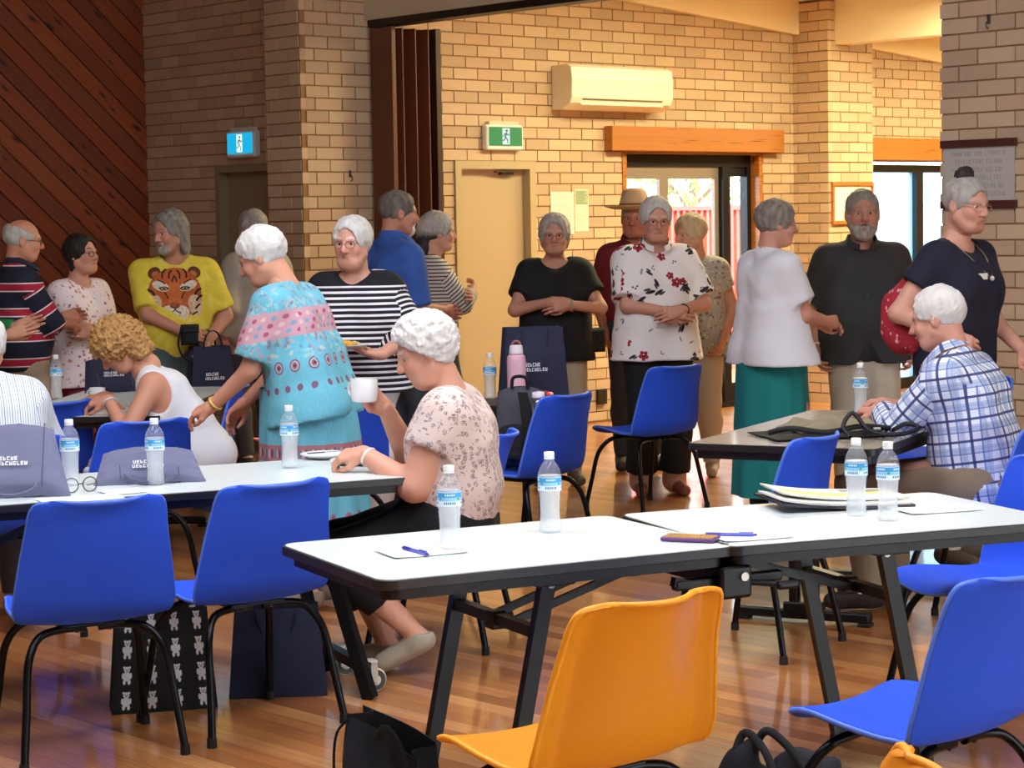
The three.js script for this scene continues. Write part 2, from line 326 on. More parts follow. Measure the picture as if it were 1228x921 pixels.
{ // sliding glass door with timber surround and lintel
  const d = struct('door_3'), y1 = 2.13;
  part(d, 'timber_surround', [ub(S0, S0 + 0.045, 0, y1, VF - 0.01, VF + 0.2), ub(S1 - 0.045, S1, 0, y1, VF - 0.01, VF + 0.2)], honey);
  part(d, 'lintel', rbox(2.09, 0.195, 0.14, 0.006, 13.05, 2.245, -(VF - 0.02)), honey);
  part(d, 'aluminium_frame', [ub(S0 + 0.05, S1 - 0.05, 2.03, y1, VF + 0.08, VF + 0.16), ub(S0 + 0.05, S1 - 0.05, 0, 0.05, VF + 0.06, VF + 0.18), ub(13.46, 13.55, 0.05, 2.03, VF + 0.05, VF + 0.16), ub(S1 - 0.1, S1 - 0.05, 0.05, 2.03, VF + 0.08, VF + 0.16)], alu);
  const pale = M(0x8d8278, 0.4, { metalness: 0.3 });
  for (const [a, b] of [[S0 + 0.05, 12.79], [12.79, 13.46]]) {
    const s = part(d, 'sash', [ub(a, a + 0.05, 0.05, 2.03, VF + 0.1, VF + 0.14), ub(b - 0.05, b, 0.05, 2.03, VF + 0.1, VF + 0.14), ub(a + 0.05, b - 0.05, 1.93, 2.03, VF + 0.1, VF + 0.14), ub(a + 0.05, b - 0.05, 0.05, 0.22, VF + 0.1, VF + 0.14)], pale);
    part(s, 'pane', ub(a + 0.05, b - 0.05, 0.22, 1.93, VF + 0.118, VF + 0.122), paneMat);
  }
  const s = part(d, 'sash', [ub(13.55, 13.59, 0.05, 2.03, VF + 0.1, VF + 0.14), ub(13.59, S1 - 0.1, 1.95, 2.03, VF + 0.1, VF + 0.14), ub(13.59, S1 - 0.1, 0.05, 0.2, VF + 0.1, VF + 0.14)], alu);
  part(s, 'pane', ub(13.59, S1 - 0.1, 0.2, 1.95, VF + 0.118, VF + 0.122), paneMat);
}
{ // frosted window door on the right
  const d = struct('window_1');
  part(d, 'timber_surround', [ub(W0, W0 + 0.045, 0, 2.09, VF - 0.01, VF + 0.2), ub(W1 - 0.045, W1, 0, 2.09, VF - 0.01, VF + 0.2)], honey);
  part(d, 'lintel', rbox(2.1, 0.2, 0.14, 0.006, 16.3, 2.195, -(VF - 0.02)), honey);
  part(d, 'aluminium_frame', [ub(W0 + 0.045, W1 - 0.045, 1.99, 2.06, VF + 0.05, VF + 0.14), ub(W0 + 0.045, W0 + 0.09, 0, 1.99, VF + 0.05, VF + 0.14), ub(16.14, 16.24, 0, 1.99, VF + 0.05, VF + 0.14), ub(W1 - 0.09, W1 - 0.045, 0, 1.99, VF + 0.05, VF + 0.14), ub(W0 + 0.09, W1 - 0.09, 0, 0.1, VF + 0.05, VF + 0.14)], alu);
  part(d, 'pane', ub(W0 + 0.09, 16.14, 0.1, 1.99, VF + 0.1, VF + 0.104), frostMat);
  part(d, 'pane', ub(16.24, W1 - 0.09, 0.1, 1.99, VF + 0.1, VF + 0.104), frostMat);
}
// skirting in the side room
{
  const b = struct('baseboard_back');
  part(b, 'board', [ub(D1, S0, 0, 0.012, VF - 0.02, VF)], M(0x7a4a28, 0.6));
}
// brown accordion door folded against the pier
{
  const t = thing('folding_door', 'brown accordion folding door pushed back in tall pleats against the brick pier', 'folding door', B(9.7, 0, 11.82), TURN);
  const n = 6, w = 0.36, mat = M(0x5e2f1c, 0.45, { clearcoat: 0.2 });
  for (let i = 0; i < n; i++) {
    const a = i / n * w, b = (i + 1) / n * w, za = i % 2 ? 0.1 : -0.12, zb = i % 2 ? -0.12 : 0.1;
    const L = Math.hypot(b - a, zb - za), g = rbox(L + 0.012, 2.97, 0.014, 0.005, 0, 1.5, 0).rotateY(-Math.atan2(zb - za, b - a)).translate((a + b) / 2 - 0.02, 0, (za + zb) / 2);
    part(t, 'pleat', g, mat);
  }
  part(t, 'lead_post', rbox(0.05, 2.98, 0.2, 0.006, w + 0.0, 1.5, 0.02), M(0x3a1c12, 0.5));
  part(t, 'jamb_post', rbox(0.04, 2.98, 0.24, 0.006, -0.055, 1.5, 0), mat);
}
// ---------------------------------------------------------------- lamps in the ceilings (out of view, as the even light on tables and floor shows)
function panelLamp(u, y, v, w, l, look, label, group) {
  const t = thing('ceiling_panel_light', label, 'ceiling light', B(u, y, v), TURN, group);
  part(t, 'housing', [box(w + 0.06, 0.07, 0.03, 0, 0, l / 2 + 0.015), box(w + 0.06, 0.07, 0.03, 0, 0, -l / 2 - 0.015), box(0.03, 0.07, l, w / 2 + 0.015, 0, 0), box(0.03, 0.07, l, -w / 2 - 0.015, 0, 0), box(w, 0.01, l, 0, 0.034, 0)], M(0xe8e8e4, 0.5));
  part(t, 'diffuser', box(w, 0.008, l, 0, -0.02, 0), new THREE.MeshStandardMaterial({ color: 0xffffff, emissive: look.color, emissiveIntensity: 0.8 }));
  const a = new THREE.RectAreaLight(look.color, look.intensity, w, l); a.position.set(0, -0.03, 0); a.rotation.x = -Math.PI / 2; t.add(a);
}
for (const [u, v] of [[5.2, 2.6], [3.4, 6.0], [5.2, 6.0], [1.5, 2.6], [3.4, 2.6], [1.5, 6.0]]) panelLamp(u, HALL_H - 0.045, v, 1.2, 1.2, HALL_LAMPS, 'square white panel light set in the high hall ceiling', 'hall ceiling panels');
for (const [u, v] of [[11.6, 9.6], [14.0, 9.6], [16.0, 10.2]]) panelLamp(u, ceilY(u) - 0.1, v, 1.2, 0.6, BACK_LAMPS, 'warm oblong panel light set in the side room ceiling', 'side room ceiling panels');
const sun = new THREE.DirectionalLight(0xfff4e2, 22); { const t = B(13.5, 0, 16), d = B(-4, 9, -6); sun.position.copy(t).add(d); sun.target.position.copy(t); sun.castShadow = true; const c = sun.shadow.camera; c.left = c.bottom = -14; c.right = c.top = 14; c.far = 40; scene.add(sun, sun.target); }

// ---------------------------------------------------------------- outside
{
  const g = struct('ground_outside'); part(g, 'paving', box(18, 0.1, 12, 14, -0.09, -18.2), M(0xb9b2a6, 0.9));
  const f = thing('steel_fence', 'red ribbed steel fence outside the sliding glass door', 'fence', B(12.0, 0, 16.6), TURN);
  const rib = [[-0.6, 0]]; for (let x = -0.55; x < 0.6; x += 0.1) rib.push([x - 0.012, 0], [x, 0.03], [x + 0.036, 0.03], [x + 0.048, 0]); rib.push([0.6, 0]);
  const sh = new THREE.Shape([...rib.map((p) => new THREE.Vector2(...p)), ...rib.slice().reverse().map(([x, y]) => new THREE.Vector2(x, y - 0.004))]);
  const pg = new THREE.ExtrudeGeometry(sh, { depth: 1.66, bevelEnabled: false }).rotateX(-Math.PI / 2), red = M(0xb5382c, 0.5);
  for (let i = -2; i < 9; i++) { const m = part(f, 'sheet', pg, red); m.position.set(i * 1.22, 0.04, 0); }
  for (let i = -2; i < 10; i++) part(f, 'post', rbox(0.05, 1.76, 0.06, 0.008, i * 1.22 - 0.61, 0.88, 0), M(0x9a2f26, 0.5));
  part(f, 'rail', [box(13.5, 0.05, 0.05, 4.2, 1.72, 0), box(13.5, 0.05, 0.05, 4.2, 0.03, 0)], M(0x9a2f26, 0.5));
  // a thin tree beyond the fence
  const t = thing('tree', 'thin leafy tree standing beyond the red fence', 'tree', B(21.4, 0, 19.6), 0);
  part(t, 'trunk', [tube([[0, 0, 0], [0.05, 0.9, 0], [-0.05, 1.8, 0.05], [0.1, 2.9, 0]], 0.06), tube([[-0.03, 1.6, 0], [-0.4, 2.1, 0.1], [-0.8, 2.5, 0]], 0.03), tube([[0, 1.8, 0], [0.4, 2.2, -0.1], [0.7, 2.7, 0]], 0.03)], M(0x6b5848, 0.9));
  const lg = grid(2, 3, (a, b) => { const w = 0.035 * Math.sin(Math.PI * clamp(b, 0.04, 0.97)); return [(a - 0.5) * 2 * w, b * 0.12, 0.02 * Math.sin(b * 3)]; });
  const inst = new THREE.InstancedMesh(lg, new THREE.MeshPhysicalMaterial({ color: 0x6f8f4a, roughness: 0.7, side: THREE.DoubleSide, transmission: 0.3, thickness: 0 }), 900), o = new THREE.Object3D();
  for (let i = 0; i < 900; i++) { const a = rnd() * 6.283, r = Math.sqrt(rnd()) * 1.1, h = rr(1.65, 3.2); o.position.set(Math.cos(a) * r, h, Math.sin(a) * r * 0.7); o.rotation.set(rr(-2, 2), rnd() * 6, rr(-1, 1)); o.scale.setScalar(rr(0.7, 1.3)); o.updateMatrix(); inst.setMatrixAt(i, o.matrix); }
  inst.name = 'foliage'; inst.userData.kind = 'stuff'; t.add(inst);
}

// ---------------------------------------------------------------- wall fittings
const ONV = TURN, ONU = TURN - Math.PI / 2;                                       // things hung on a wall facing -v or -u
function exitSign(pos, turn, w, h, bg, label, glow) {
  const t = thing('exit_sign', label, 'exit sign', pos, turn);
  const map = canvasTex(256, 128, (x, W, H) => {
    x.fillStyle = bg; x.fillRect(0, 0, W, H); x.fillStyle = '#eafff6'; x.fillRect(100, 8, 58, 112);
    x.strokeStyle = '#2d6f62'; x.fillStyle = '#2d6f62'; x.lineCap = 'round'; x.beginPath(); x.arc(134, 26, 8, 0, 7); x.fill();
    x.lineWidth = 10; const L = (...p) => { x.beginPath(); x.moveTo(p[0], p[1]); for (let i = 2; i < p.length; i += 2) x.lineTo(p[i], p[i + 1]); x.stroke(); };
    L(131, 42, 124, 68); x.lineWidth = 7; L(131, 42, 146, 56, 152, 50); L(130, 42, 113, 52, 110, 66); L(124, 68, 138, 86, 142, 108); L(124, 68, 116, 88, 104, 92);
  }, 0, 0, true);
  part(t, 'case', rbox(w, h, 0.06, 0.018, 0, 0, 0.03, 3), M(0xe9ece6, 0.45));
  part(t, 'wall_bracket', rbox(w * 0.8, 0.03, 0.05, 0.006, 0, h / 2 + 0.012, 0.025), M(0xd7cfb8, 0.5));
  const f = new THREE.PlaneGeometry(w - 0.045, h - 0.05, 8, 1).translate(0, 0.008, 0), P = f.attributes.position; for (let i = 0; i < P.count; i++) P.setZ(i, 0.064 + 0.004 * Math.cos(P.getX(i) / w * Math.PI)); f.computeVertexNormals();
  part(t, 'lit_face', f, new THREE.MeshStandardMaterial({ color: 0x202020, emissive: 0xffffff, emissiveMap: map, emissiveIntensity: glow, roughness: 0.3 }));
  const a = new THREE.RectAreaLight(bg, 1.2, w - 0.05, h - 0.05); a.position.set(0, 0, 0.075); a.rotation.y = Math.PI; t.add(a);
}
exitSign(B(UL, 2.205, 12.99), ONU, 0.36, 0.2, '#12a8d8', 'glowing blue exit sign above the door beside the pine board wall', 1.0);
exitSign(B(10.89, 2.235, VF), ONV, 0.38, 0.19, '#2f9a57', 'green exit sign above the plain cream door', 0.8);
{ // split-system air conditioner
  const t = thing('air_conditioner', 'white wall mounted split system air conditioner above the timber lintel', 'air conditioner', B(12.0, 2.63, VF), ONV), w = 1.13, white = M(0xf1ead8, 0.35);
  const pr = [[0.0, 0.16], [0.17, 0.16], [0.205, 0.14], [0.215, 0.06], [0.21, -0.08], [0.19, -0.12], [0.11, -0.165], [0.0, -0.165]];
  const g = new THREE.ExtrudeGeometry(new THREE.Shape(pr.map((p) => new THREE.Vector2(...p))), { depth: w - 0.02, bevelEnabled: true, bevelSize: 0.008, bevelThickness: 0.01, bevelSegments: 2 }).rotateY(-Math.PI / 2).translate(w / 2 - 0.01, 0, 0.008);
  part(t, 'casing', g, white);
  part(t, 'front_panel', rbox(w - 0.05, 0.2, 0.01, 0.004, 0, 0.03, 0.222), M(0xf5eee0, 0.25));
  part(t, 'air_slot', box(w - 0.24, 0.012, 0.02, 0, -0.098, 0.211), M(0x5c5148, 0.6));
  part(t, 'louvre', rbox(w - 0.22, 0.007, 0.06, 0.003, 0, 0, 0).rotateX(0.5).translate(0, -0.126, 0.196), M(0xefe8da, 0.35));
}
{ // notices on the far wall
  const txt = (seedy, green) => canvasTex(128, 192, (x, W, H) => { x.fillStyle = green ? '#b9c8a0' : '#efe9d8'; x.fillRect(0, 0, W, H); x.fillStyle = green ? 'rgba(70,110,80,.7)' : 'rgba(120,120,110,.45)'; for (let y = 14; y < H - 20; y += 9) { let q = 12; while (q < W - 20) { const L = 4 + rnd() * 16; x.fillRect(q, y, Math.min(L, W - 14 - q), 3); q += L + 4; } if (rnd() < 0.2) y += 10; } }, 0, 0, true);
  const n1 = thing('wall_notice', 'white paper notice taped to the brick beside the cream door', 'notice', B(11.53, 1.66, VF), ONV);
  part(n1, 'sheet', box(0.25, 0.33, 0.002, 0, 0, 0.003), new THREE.MeshStandardMaterial({ map: txt(1, false), roughness: 0.8 }));
  const n2 = thing('wall_notice', 'narrow green and white notice taped beside the larger paper one', 'notice', B(11.74, 1.68, VF), ONV);
  part(n2, 'sheet', box(0.15, 0.33, 0.002, 0, 0, 0.003), new THREE.MeshStandardMaterial({ map: canvasTex(128, 256, (x, W, H) => { x.fillStyle = '#efe6d0'; x.fillRect(0, 0, W, H); x.fillStyle = '#a9bb96'; x.fillRect(4, 4, W - 8, 90); x.fillStyle = 'rgba(70,100,80,.6)'; for (let y = 14; y < 88; y += 10) x.fillRect(14, y, 70 + rnd() * 30, 4); x.fillStyle = 'rgba(120,120,110,.4)'; for (let y = 110; y < 240; y += 12) x.fillRect(14, y, 40 + rnd() * 60, 3); }, 0, 0, true), roughness: 0.8 }));
  const fr = thing('framed_certificate', 'small timber framed white certificate on the brick buttress', 'picture frame', B(14.63, 1.71, 11.585), ONV);
  part(fr, 'frame', [box(0.56, 0.03, 0.025, 0, 0.165, 0.013), box(0.56, 0.03, 0.025, 0, -0.165, 0.013), box(0.02, 0.3, 0.025, -0.27, 0, 0.013), box(0.02, 0.3, 0.025, 0.27, 0, 0.013)], honey);
  part(fr, 'print', box(0.52, 0.3, 0.006, 0, 0, 0.006), M(0xeee6d4, 0.6));
  const sg = thing('wall_plaque', 'pale grey lettered sign with dark timber rails on the right brick pier', 'sign', B(9.7, 1.815, 6.805), ONU);
  const sm = canvasTex(512, 320, (x, W, H) => {
    x.fillStyle = '#b9b6ae'; x.fillRect(0, 0, W, H); x.fillStyle = 'rgba(140,136,128,.8)';
    for (let r = 0; r < 6; r++) { const y = 26 + r * 48; let q = 60 + (r % 2) * 26; while (q < W - 70) { const n = 3 + Math.floor(rnd() * 5); for (let i = 0; i < n && q < W - 70; i++) { x.fillRect(q, y, 4, 26); if (rnd() < 0.6) x.fillRect(q, y, 13, 4); if (rnd() < 0.5) x.fillRect(q, y + 11, 11, 4); if (rnd() < 0.5) x.fillRect(q, y + 22, 13, 4); if (rnd() < 0.5) x.fillRect(q + 10, y, 4, 26); q += 20; } q += 14; } }
  }, 0, 0, true);
  part(sg, 'panel', box(0.45, 0.29, 0.012, 0, 0, 0.008), new THREE.MeshStandardMaterial({ map: sm, roughness: 0.6 }));
  part(sg, 'rail', rbox(0.485, 0.042, 0.03, 0.004, 0, 0.165, 0.015), M(0x4a1c14, 0.5));
  part(sg, 'rail', rbox(0.485, 0.042, 0.03, 0.004, 0, -0.165, 0.015), M(0x4a1c14, 0.5));
  const po = thing('power_outlet', 'small black power outlet low on the far brick wall', 'power outlet', B(11.92, 0.2, VF), ONV);
  part(po, 'plate', rbox(0.1, 0.12, 0.03, 0.006, 0, 0, 0.015), M(0x141210, 0.5)); part(po, 'switch', rbox(0.02, 0.03, 0.008, 0.003, 0.02, 0.025, 0.031), M(0x1d1b19, 0.4));
  for (const [p, tn, lb] of [[B(9.7, 2.64, 6.745), ONU, 'small steel hook high on the right brick pier'], [B(9.44, 1.96, VF), ONV, 'small dark hook on the brick pier by the folding door']]) {
    const h = thing('wall_hook', lb, 'hook', p, tn); part(h, 'plate', rbox(0.022, 0.05, 0.006, 0.003, 0, 0, 0.003), M(0x55504a, 0.4, { metalness: 0.6 })); part(h, 'prong', tube([[0, -0.01, 0.004], [0, -0.02, 0.025], [0, -0.045, 0.025], [0, -0.05, 0.012]], 0.004), M(0x55504a, 0.4, { metalness: 0.6 }));
  }
}
// ---------------------------------------------------------------- chairs: a one-piece shell on bent tube legs
const seatProfile = new THREE.CatmullRomCurve3([[0, 0.412, 0.235], [0, 0.432, 0.215], [0, 0.44, 0.16], [0, 0.43, 0.04], [0, 0.418, -0.09], [0, 0.428, -0.165], [0, 0.475, -0.208], [0, 0.55, -0.228], [0, 0.66, -0.252], [0, 0.76, -0.285], [0, 0.792, -0.302], [0, 0.80, -0.318]].map((p) => V3(...p)), false, 'centripetal');
const shellAt = (s, w, o) => {                                                    // s along the profile, w -1..1 across
  const p = seatProfile.getPointAt(clamp(s, 0, 1)), tb = sstep(0.42, 0.6, s);      // tb: 0 on the seat, 1 on the back
  let hw = lerp(lerp(o.front, o.seat, sstep(0, 0.3, s)), lerp(o.low, o.top, sstep(0.5, 1, s) * 0.6 + 0.4 * clamp((s - 0.5) / 0.5, 0, 1)), tb);
  const r = 0.06; if (s > 0.93) { const t = (s - 0.93) / 0.07; hw -= r * (1 - Math.sqrt(Math.max(0, 1 - t * t))); } if (s < 0.05) { const t = (0.05 - s) / 0.05; hw -= 0.05 * (1 - Math.sqrt(Math.max(0, 1 - t * t))); }
  const q = w * w, bow = o.bow ?? 0.045;
  return [w * hw, p.y + (1 - tb) * 0.018 * q + tb * 0.006 * q * q, p.z + tb * bow * q + (o.rim ? tb * o.rim * sstep(0.76, 1, Math.abs(w)) : 0), w * hw, s * 0.95];
};
const chairKinds = {};
function chairParts(kind) {
  if (chairKinds[kind]) return chairKinds[kind];
  const yellow = kind === 'yellow';
  const o = yellow ? { front: 0.215, seat: 0.24, low: 0.262, top: 0.208, bow: 0.085, rim: -0.05 } : { front: 0.19, seat: 0.225, low: 0.25, top: 0.20, bow: 0.05 };
  const t = yellow ? 0.008 : 0.016;
  const shell = sheet(22, 40, (a, b) => shellAt(b, 2 * a - 1, o), t);
  const rimPts = []; for (let i = 0; i <= 24; i++) rimPts.push(shellAt(0.03 + i / 24 * 0.94, -1, o)); for (let i = 1; i < 14; i++) rimPts.push(shellAt(1, -1 + 2 * i / 14, o)); for (let i = 0; i <= 24; i++) rimPts.push(shellAt(0.97 - i / 24 * 0.94, 1, o)); for (let i = 1; i < 14; i++) rimPts.push(shellAt(0, 1 - 2 * i / 14, o));
  const rim = new THREE.TubeGeometry(new THREE.CatmullRomCurve3(rimPts.map((p) => V3(p[0], p[1], p[2])), true), 150, yellow ? 0.0075 : 0.0068, 6, true);
  const legs = [];
  for (const [sz, zt] of [[1, 0.10], [-1, -0.12]]) for (const sx of [1, -1]) legs.push(tube([[sx * 0.02, 0.397, zt], [sx * 0.1, 0.397, zt], [sx * 0.165, 0.383, zt + sz * 0.015], [sx * 0.205, 0.325, zt + sz * 0.05], [sx * 0.228, 0.16, zt + sz * 0.09], [sx * 0.245, 0.012, zt + sz * 0.12]], 0.0125, 30, 10));
  const feet = []; for (const [sz, zt] of [[1, 0.10], [-1, -0.12]]) for (const sx of [1, -1]) feet.push(cyl(0.015, 0.016, 0.03, sx * 0.2445, 0.015, zt + sz * 0.118, 12));
  const brace = [rodG([0.05, 0.395, -0.13], [0.05, 0.395, 0.12], 0.01), rodG([-0.05, 0.395, -0.13], [-0.05, 0.395, 0.12], 0.01), rbox(0.2, 0.012, 0.26, 0.004, 0, 0.405, 0)];
  const fabric = new THREE.MeshPhysicalMaterial(yellow ? { color: 0xe28f0c, roughness: 0.42, bumpMap: grit, bumpScale: 0.0003 } : { color: 0x1650dc, roughness: 0.75, bumpMap: weave, bumpScale: 0.0005, sheen: 0.4, sheenColor: new THREE.Color(0x4a7cff), sheenRoughness: 0.5 });
  return (chairKinds[kind] = { shell, rim, legs, feet, brace: mergeGeometries(brace.map((g) => g.toNonIndexed())), fabric, rimMat: M(yellow ? 0xf2a01a : 0x4f78dc, 0.5), metal: M(0x17181b, 0.3, { metalness: 0.75 }), rubber: M(0x0b0b0c, 0.8) });
}
function chair(pos, az, label, group, kind = 'blue') {
  const k = chairParts(kind), t = thing('stacking_chair', label, 'chair', pos, faceAz(az), group);
  part(t, 'shell', k.shell, k.fabric); part(t, kind === 'blue' ? 'piping' : 'rim', k.rim, k.rimMat); part(t, 'seat_bracket', k.brace, k.metal);
  k.legs.forEach((g, i) => { const l = part(t, 'leg', g, k.metal); part(l, 'rubber_foot', k.feet[i], k.rubber); });
  return t;
}
const fwd = (az, d) => V3(Math.sin(rad(az)) * d, 0, -Math.cos(rad(az)) * d);
// rear feet 0.24 behind the middle; a chair whose top edge is seen: its middle lies 0.3 in front of the top edge
const behindTop = (x, y, az) => { const p = onLevel(x, y, 0.8); p.y = 0; return p.add(fwd(az, 0.3)); };

// ---------------------------------------------------------------- tables
const laminate = new THREE.MeshPhysicalMaterial({ color: 0xdfeae8, roughness: 0.3, clearcoat: 0.3, clearcoatRoughness: 0.2 }), blackSteel = M(0x0d0d0e, 0.42, { metalness: 0.3 }), edgeBlack = M(0x1c1a18, 0.4), bolt = M(0xa8a49c, 0.3, { metalness: 0.9 });
const TH = 0.73;
function topBoard(parent, w, d, x0, turn, surf) {                                   // a table top: white face, black edge band and steel rim below
  const h = new THREE.Group();
  const place = (g) => g.translate(x0 >= 0 ? w / 2 : -w / 2, 0, 0).rotateY(turn);
  const s = part(parent, 'table_top', place(slab(w - 0.012, d - 0.012, 0.02, 0.045, TH - 0.02, 0)), surf);
  part(s, 'edge_band', place(slab(w, d, 0.021, 0.05, TH - 0.025, 0.002)), edgeBlack);
  part(s, 'under_frame', place(slab(w - 0.05, d - 0.05, 0.03, 0.04, TH - 0.056, 0)), blackSteel);
  return h;
}
{ // near table: two hinged halves, each with one leg pair that leans outward
  const hinge = onLevel(803, 635, TH); hinge.y = 0;
  const azL = 63.5, azR = 69;
  const t = thing('folding_table', 'white folding table with two hinged halves in front of the yellow chair', 'table', hinge, rad(90 - azL));   // local +x runs along azL
  const dT = rad(-(azR - azL));
  topBoard(t, 1.035, 0.72, -1, 0, laminate); topBoard(t, 1.08, 0.72, 1, dT, laminate);
  for (const s of [-1, 1]) {
    const ry = s > 0 ? dT : 0, W = s > 0 ? 1.08 : 1.035, xt = s * W * 0.5, xb = s * (W * 0.5 + 0.14), leg = [];
    for (const z of [-0.25, 0.25]) leg.push(part(t, 'leg', bar([xt, TH - 0.05, z], [xb, 0.02, z], 0.04, 0.03).rotateY(ry), blackSteel));
    leg.forEach((l, i) => part(l, 'glide', rbox(0.045, 0.02, 0.035, 0.004, xb, 0.011, i ? 0.25 : -0.25).rotateY(ry), M(0x080808, 0.7)));
    const xm = lerp(xt, xb, 0.22), ym = lerp(TH - 0.05, 0.02, 0.22);
    part(t, 'cross_bar', [bar([xm, ym, -0.25], [xm, ym, 0.25], 0.03), rbox(0.05, 0.05, 0.05, 0.008, xm, ym - 0.005, 0)].map((g) => g.index ? g.toNonIndexed() : g).map((g) => g.rotateY(ry)), blackSteel);
    part(t, 'brace', [bar([xm, ym - 0.01, 0.06], [s * 0.17, TH - 0.09, 0.06], 0.022, 0.012), bar([xm, ym - 0.01, -0.06], [s * 0.17, TH - 0.09, -0.06], 0.022, 0.012), bar([s * 0.17, TH - 0.09, -0.1], [s * 0.17, TH - 0.09, 0.1], 0.025)].map((g) => g.rotateY(ry)), blackSteel);
    part(t, 'bolt', [cyl(0.012, 0.012, 0.008, 0, 0, 0, 12).rotateX(Math.PI / 2).translate(xm, ym - 0.01, 0.07), cyl(0.01, 0.01, 0.008, 0, 0, 0, 12).rotateX(Math.PI / 2).translate(xt, TH - 0.07, 0.268)].map((g) => g.rotateY(ry)), bolt);
    part(t, 'leg_plate', [rbox(0.11, 0.018, 0.6, 0.004, xt, TH - 0.06, 0)].map((g) => g.rotateY(ry)), blackSteel);
  }
  part(t, 'hinge_block', [rbox(0.1, 0.09, 0.1, 0.012, 0, TH - 0.1, 0.3), rbox(0.1, 0.09, 0.1, 0.012, 0, TH - 0.1, -0.3), rbox(0.34, 0.03, 0.03, 0.008, 0, TH - 0.1, 0.3), bar([0, TH - 0.1, -0.3], [0, TH - 0.1, 0.3], 0.04), bar([-0.17, TH - 0.09, 0.3], [0.0, TH - 0.13, 0.3], 0.025)].map((g) => g.index ? g.toNonIndexed() : g), blackSteel);
  part(t, 'release_handle', [rodG([0, TH - 0.1, 0.32], [0.13, TH - 0.115, 0.36], 0.008), rbox(0.07, 0.024, 0.024, 0.01, 0.15, TH - 0.117, 0.365)].map((g) => g.index ? g.toNonIndexed() : g), blackSteel);
  part(t, 'bolt', cyl(0.012, 0.012, 0.008, 0, 0, 0, 12).rotateX(Math.PI / 2).translate(0.02, TH - 0.085, 0.354), bolt);
}
{ // left table on castors
  const c = onLevel(501, 571, TH), az = 66, u = fwd(az, 1), n = fwd(az - 90, 1);       // n points away from the camera
  const L = 1.9, W = 0.74, mid = c.clone().add(u.clone().multiplyScalar(-L / 2)).add(n.clone().multiplyScalar(W / 2)); mid.y = 0;
  const t = thing('castor_table', 'long white table on castors where the woman sits eating', 'table', mid, rad(90 - az));
  const s = part(t, 'table_top', slab(L - 0.012, W - 0.012, 0.02, 0.045, TH - 0.02), laminate);
  part(s, 'edge_band', slab(L, W, 0.021, 0.05, TH - 0.025, 0.002), edgeBlack); part(s, 'under_frame', slab(L - 0.06, W - 0.06, 0.03, 0.04, TH - 0.056), blackSteel);
  for (const sx of [-1, 1]) {
    const x = sx * (L / 2 - 0.24), zf = 0.5, zb = 0.02;
    for (const z of [zb, zf]) part(t, 'leg', bar([x - sx * 0.1, TH - 0.05, z === zf ? 0.2 : -0.1], [x, 0.004, z], 0.034, 0.045), blackSteel);
    part(t, 'foot_rail', [bar([x, 0.1, zb], [x, 0.1, zf - 0.03], 0.035)], blackSteel); part(t, 'cross_bar', bar([x - sx * 0.07, 0.5, -0.06], [x - sx * 0.07, 0.5, 0.29], 0.03), blackSteel);
    part(t, 'brace', [bar([x - sx * 0.07, 0.5, 0.1], [x - sx * 0.5, TH - 0.07, 0.1], 0.025)], blackSteel);
    for (const z of [0.1, 0.4]) {
      const cs = part(t, 'castor', [rbox(0.03, 0.07, 0.012, 0.004, x + 0.045, 0.07, z - 0.016), rbox(0.03, 0.07, 0.012, 0.004, x + 0.045, 0.07, z + 0.016), rbox(0.07, 0.015, 0.05, 0.005, x + 0.025, 0.107, z)], M(0xb9b4a6, 0.4));
      part(cs, 'wheel', cyl(0.036, 0.036, 0.02, 0, 0, 0, 24).rotateX(Math.PI / 2).translate(x + 0.055, 0.043, z), M(0x3c3b38, 0.6)); part(cs, 'tyre', tor(0.035, 0.007, x + 0.055, 0.043, z), M(0xcfcabb, 0.6)); part(cs, 'hub', cyl(0.018, 0.018, 0.026, 0, 0, 0, 16).rotateX(Math.PI / 2).translate(x + 0.055, 0.043, z), M(0xc9c4b6, 0.4));
    }
  }
}
function plainTable(name, label, corner, az, L, W, surf, apron) {                       // corner: near-left; L runs along az, W runs along az+90 (to the right)
  const u = fwd(az, 1), r = fwd(az + 90, 1), mid = corner.clone().add(u.clone().multiplyScalar(L / 2)).add(r.clone().multiplyScalar(W / 2)); mid.y = 0;
  const t = thing(name, label, 'table', mid, faceAz(az));                                // local +z along az
  const s = part(t, 'table_top', slab(W - 0.008, L - 0.008, 0.022, 0.03, TH - 0.022), surf);
  part(s, 'edge_band', slab(W, L, 0.024, 0.035, TH - 0.027, 0.002), edgeBlack);
  part(t, 'apron', slab(W - 0.05, L - 0.05, apron, 0.02, TH - 0.027 - apron), edgeBlack);
  for (const z of [-(L / 2 - 0.28), L / 2 - 0.28]) {
    for (const x of [-0.04, 0.04]) part(t, 'post', rbox(0.035, TH - 0.1, 0.05, 0.006, x, (TH - 0.1) / 2 + 0.03, z), blackSteel);
    const f = part(t, 'foot', [rbox(W * 0.72, 0.04, 0.06, 0.012, 0, 0.035, z), rbox(0.16, 0.05, 0.07, 0.012, 0, 0.06, z)], blackSteel);
    part(f, 'glide', [rbox(0.05, 0.016, 0.05, 0.004, W * 0.33, 0.008, z), rbox(0.05, 0.016, 0.05, 0.004, -W * 0.33, 0.008, z)], M(0x080808, 0.7));
  }
  return t;
}
const greyTop = new THREE.MeshPhysicalMaterial({ color: 0x9b948a, roughness: 0.22, clearcoat: 0.4, clearcoatRoughness: 0.12 });
plainTable('pedestal_table', 'grey topped pedestal table with black edge where the plaid man sits', onLevel(823, 531, TH), 27, 1.5, 0.76, greyTop, 0.035);
plainTable('pedestal_table', 'pale table in front of the man in the tiger shirt', V3(-2.42, 0, -9.9), 4, 1.75, 0.78, laminate, 0.03);
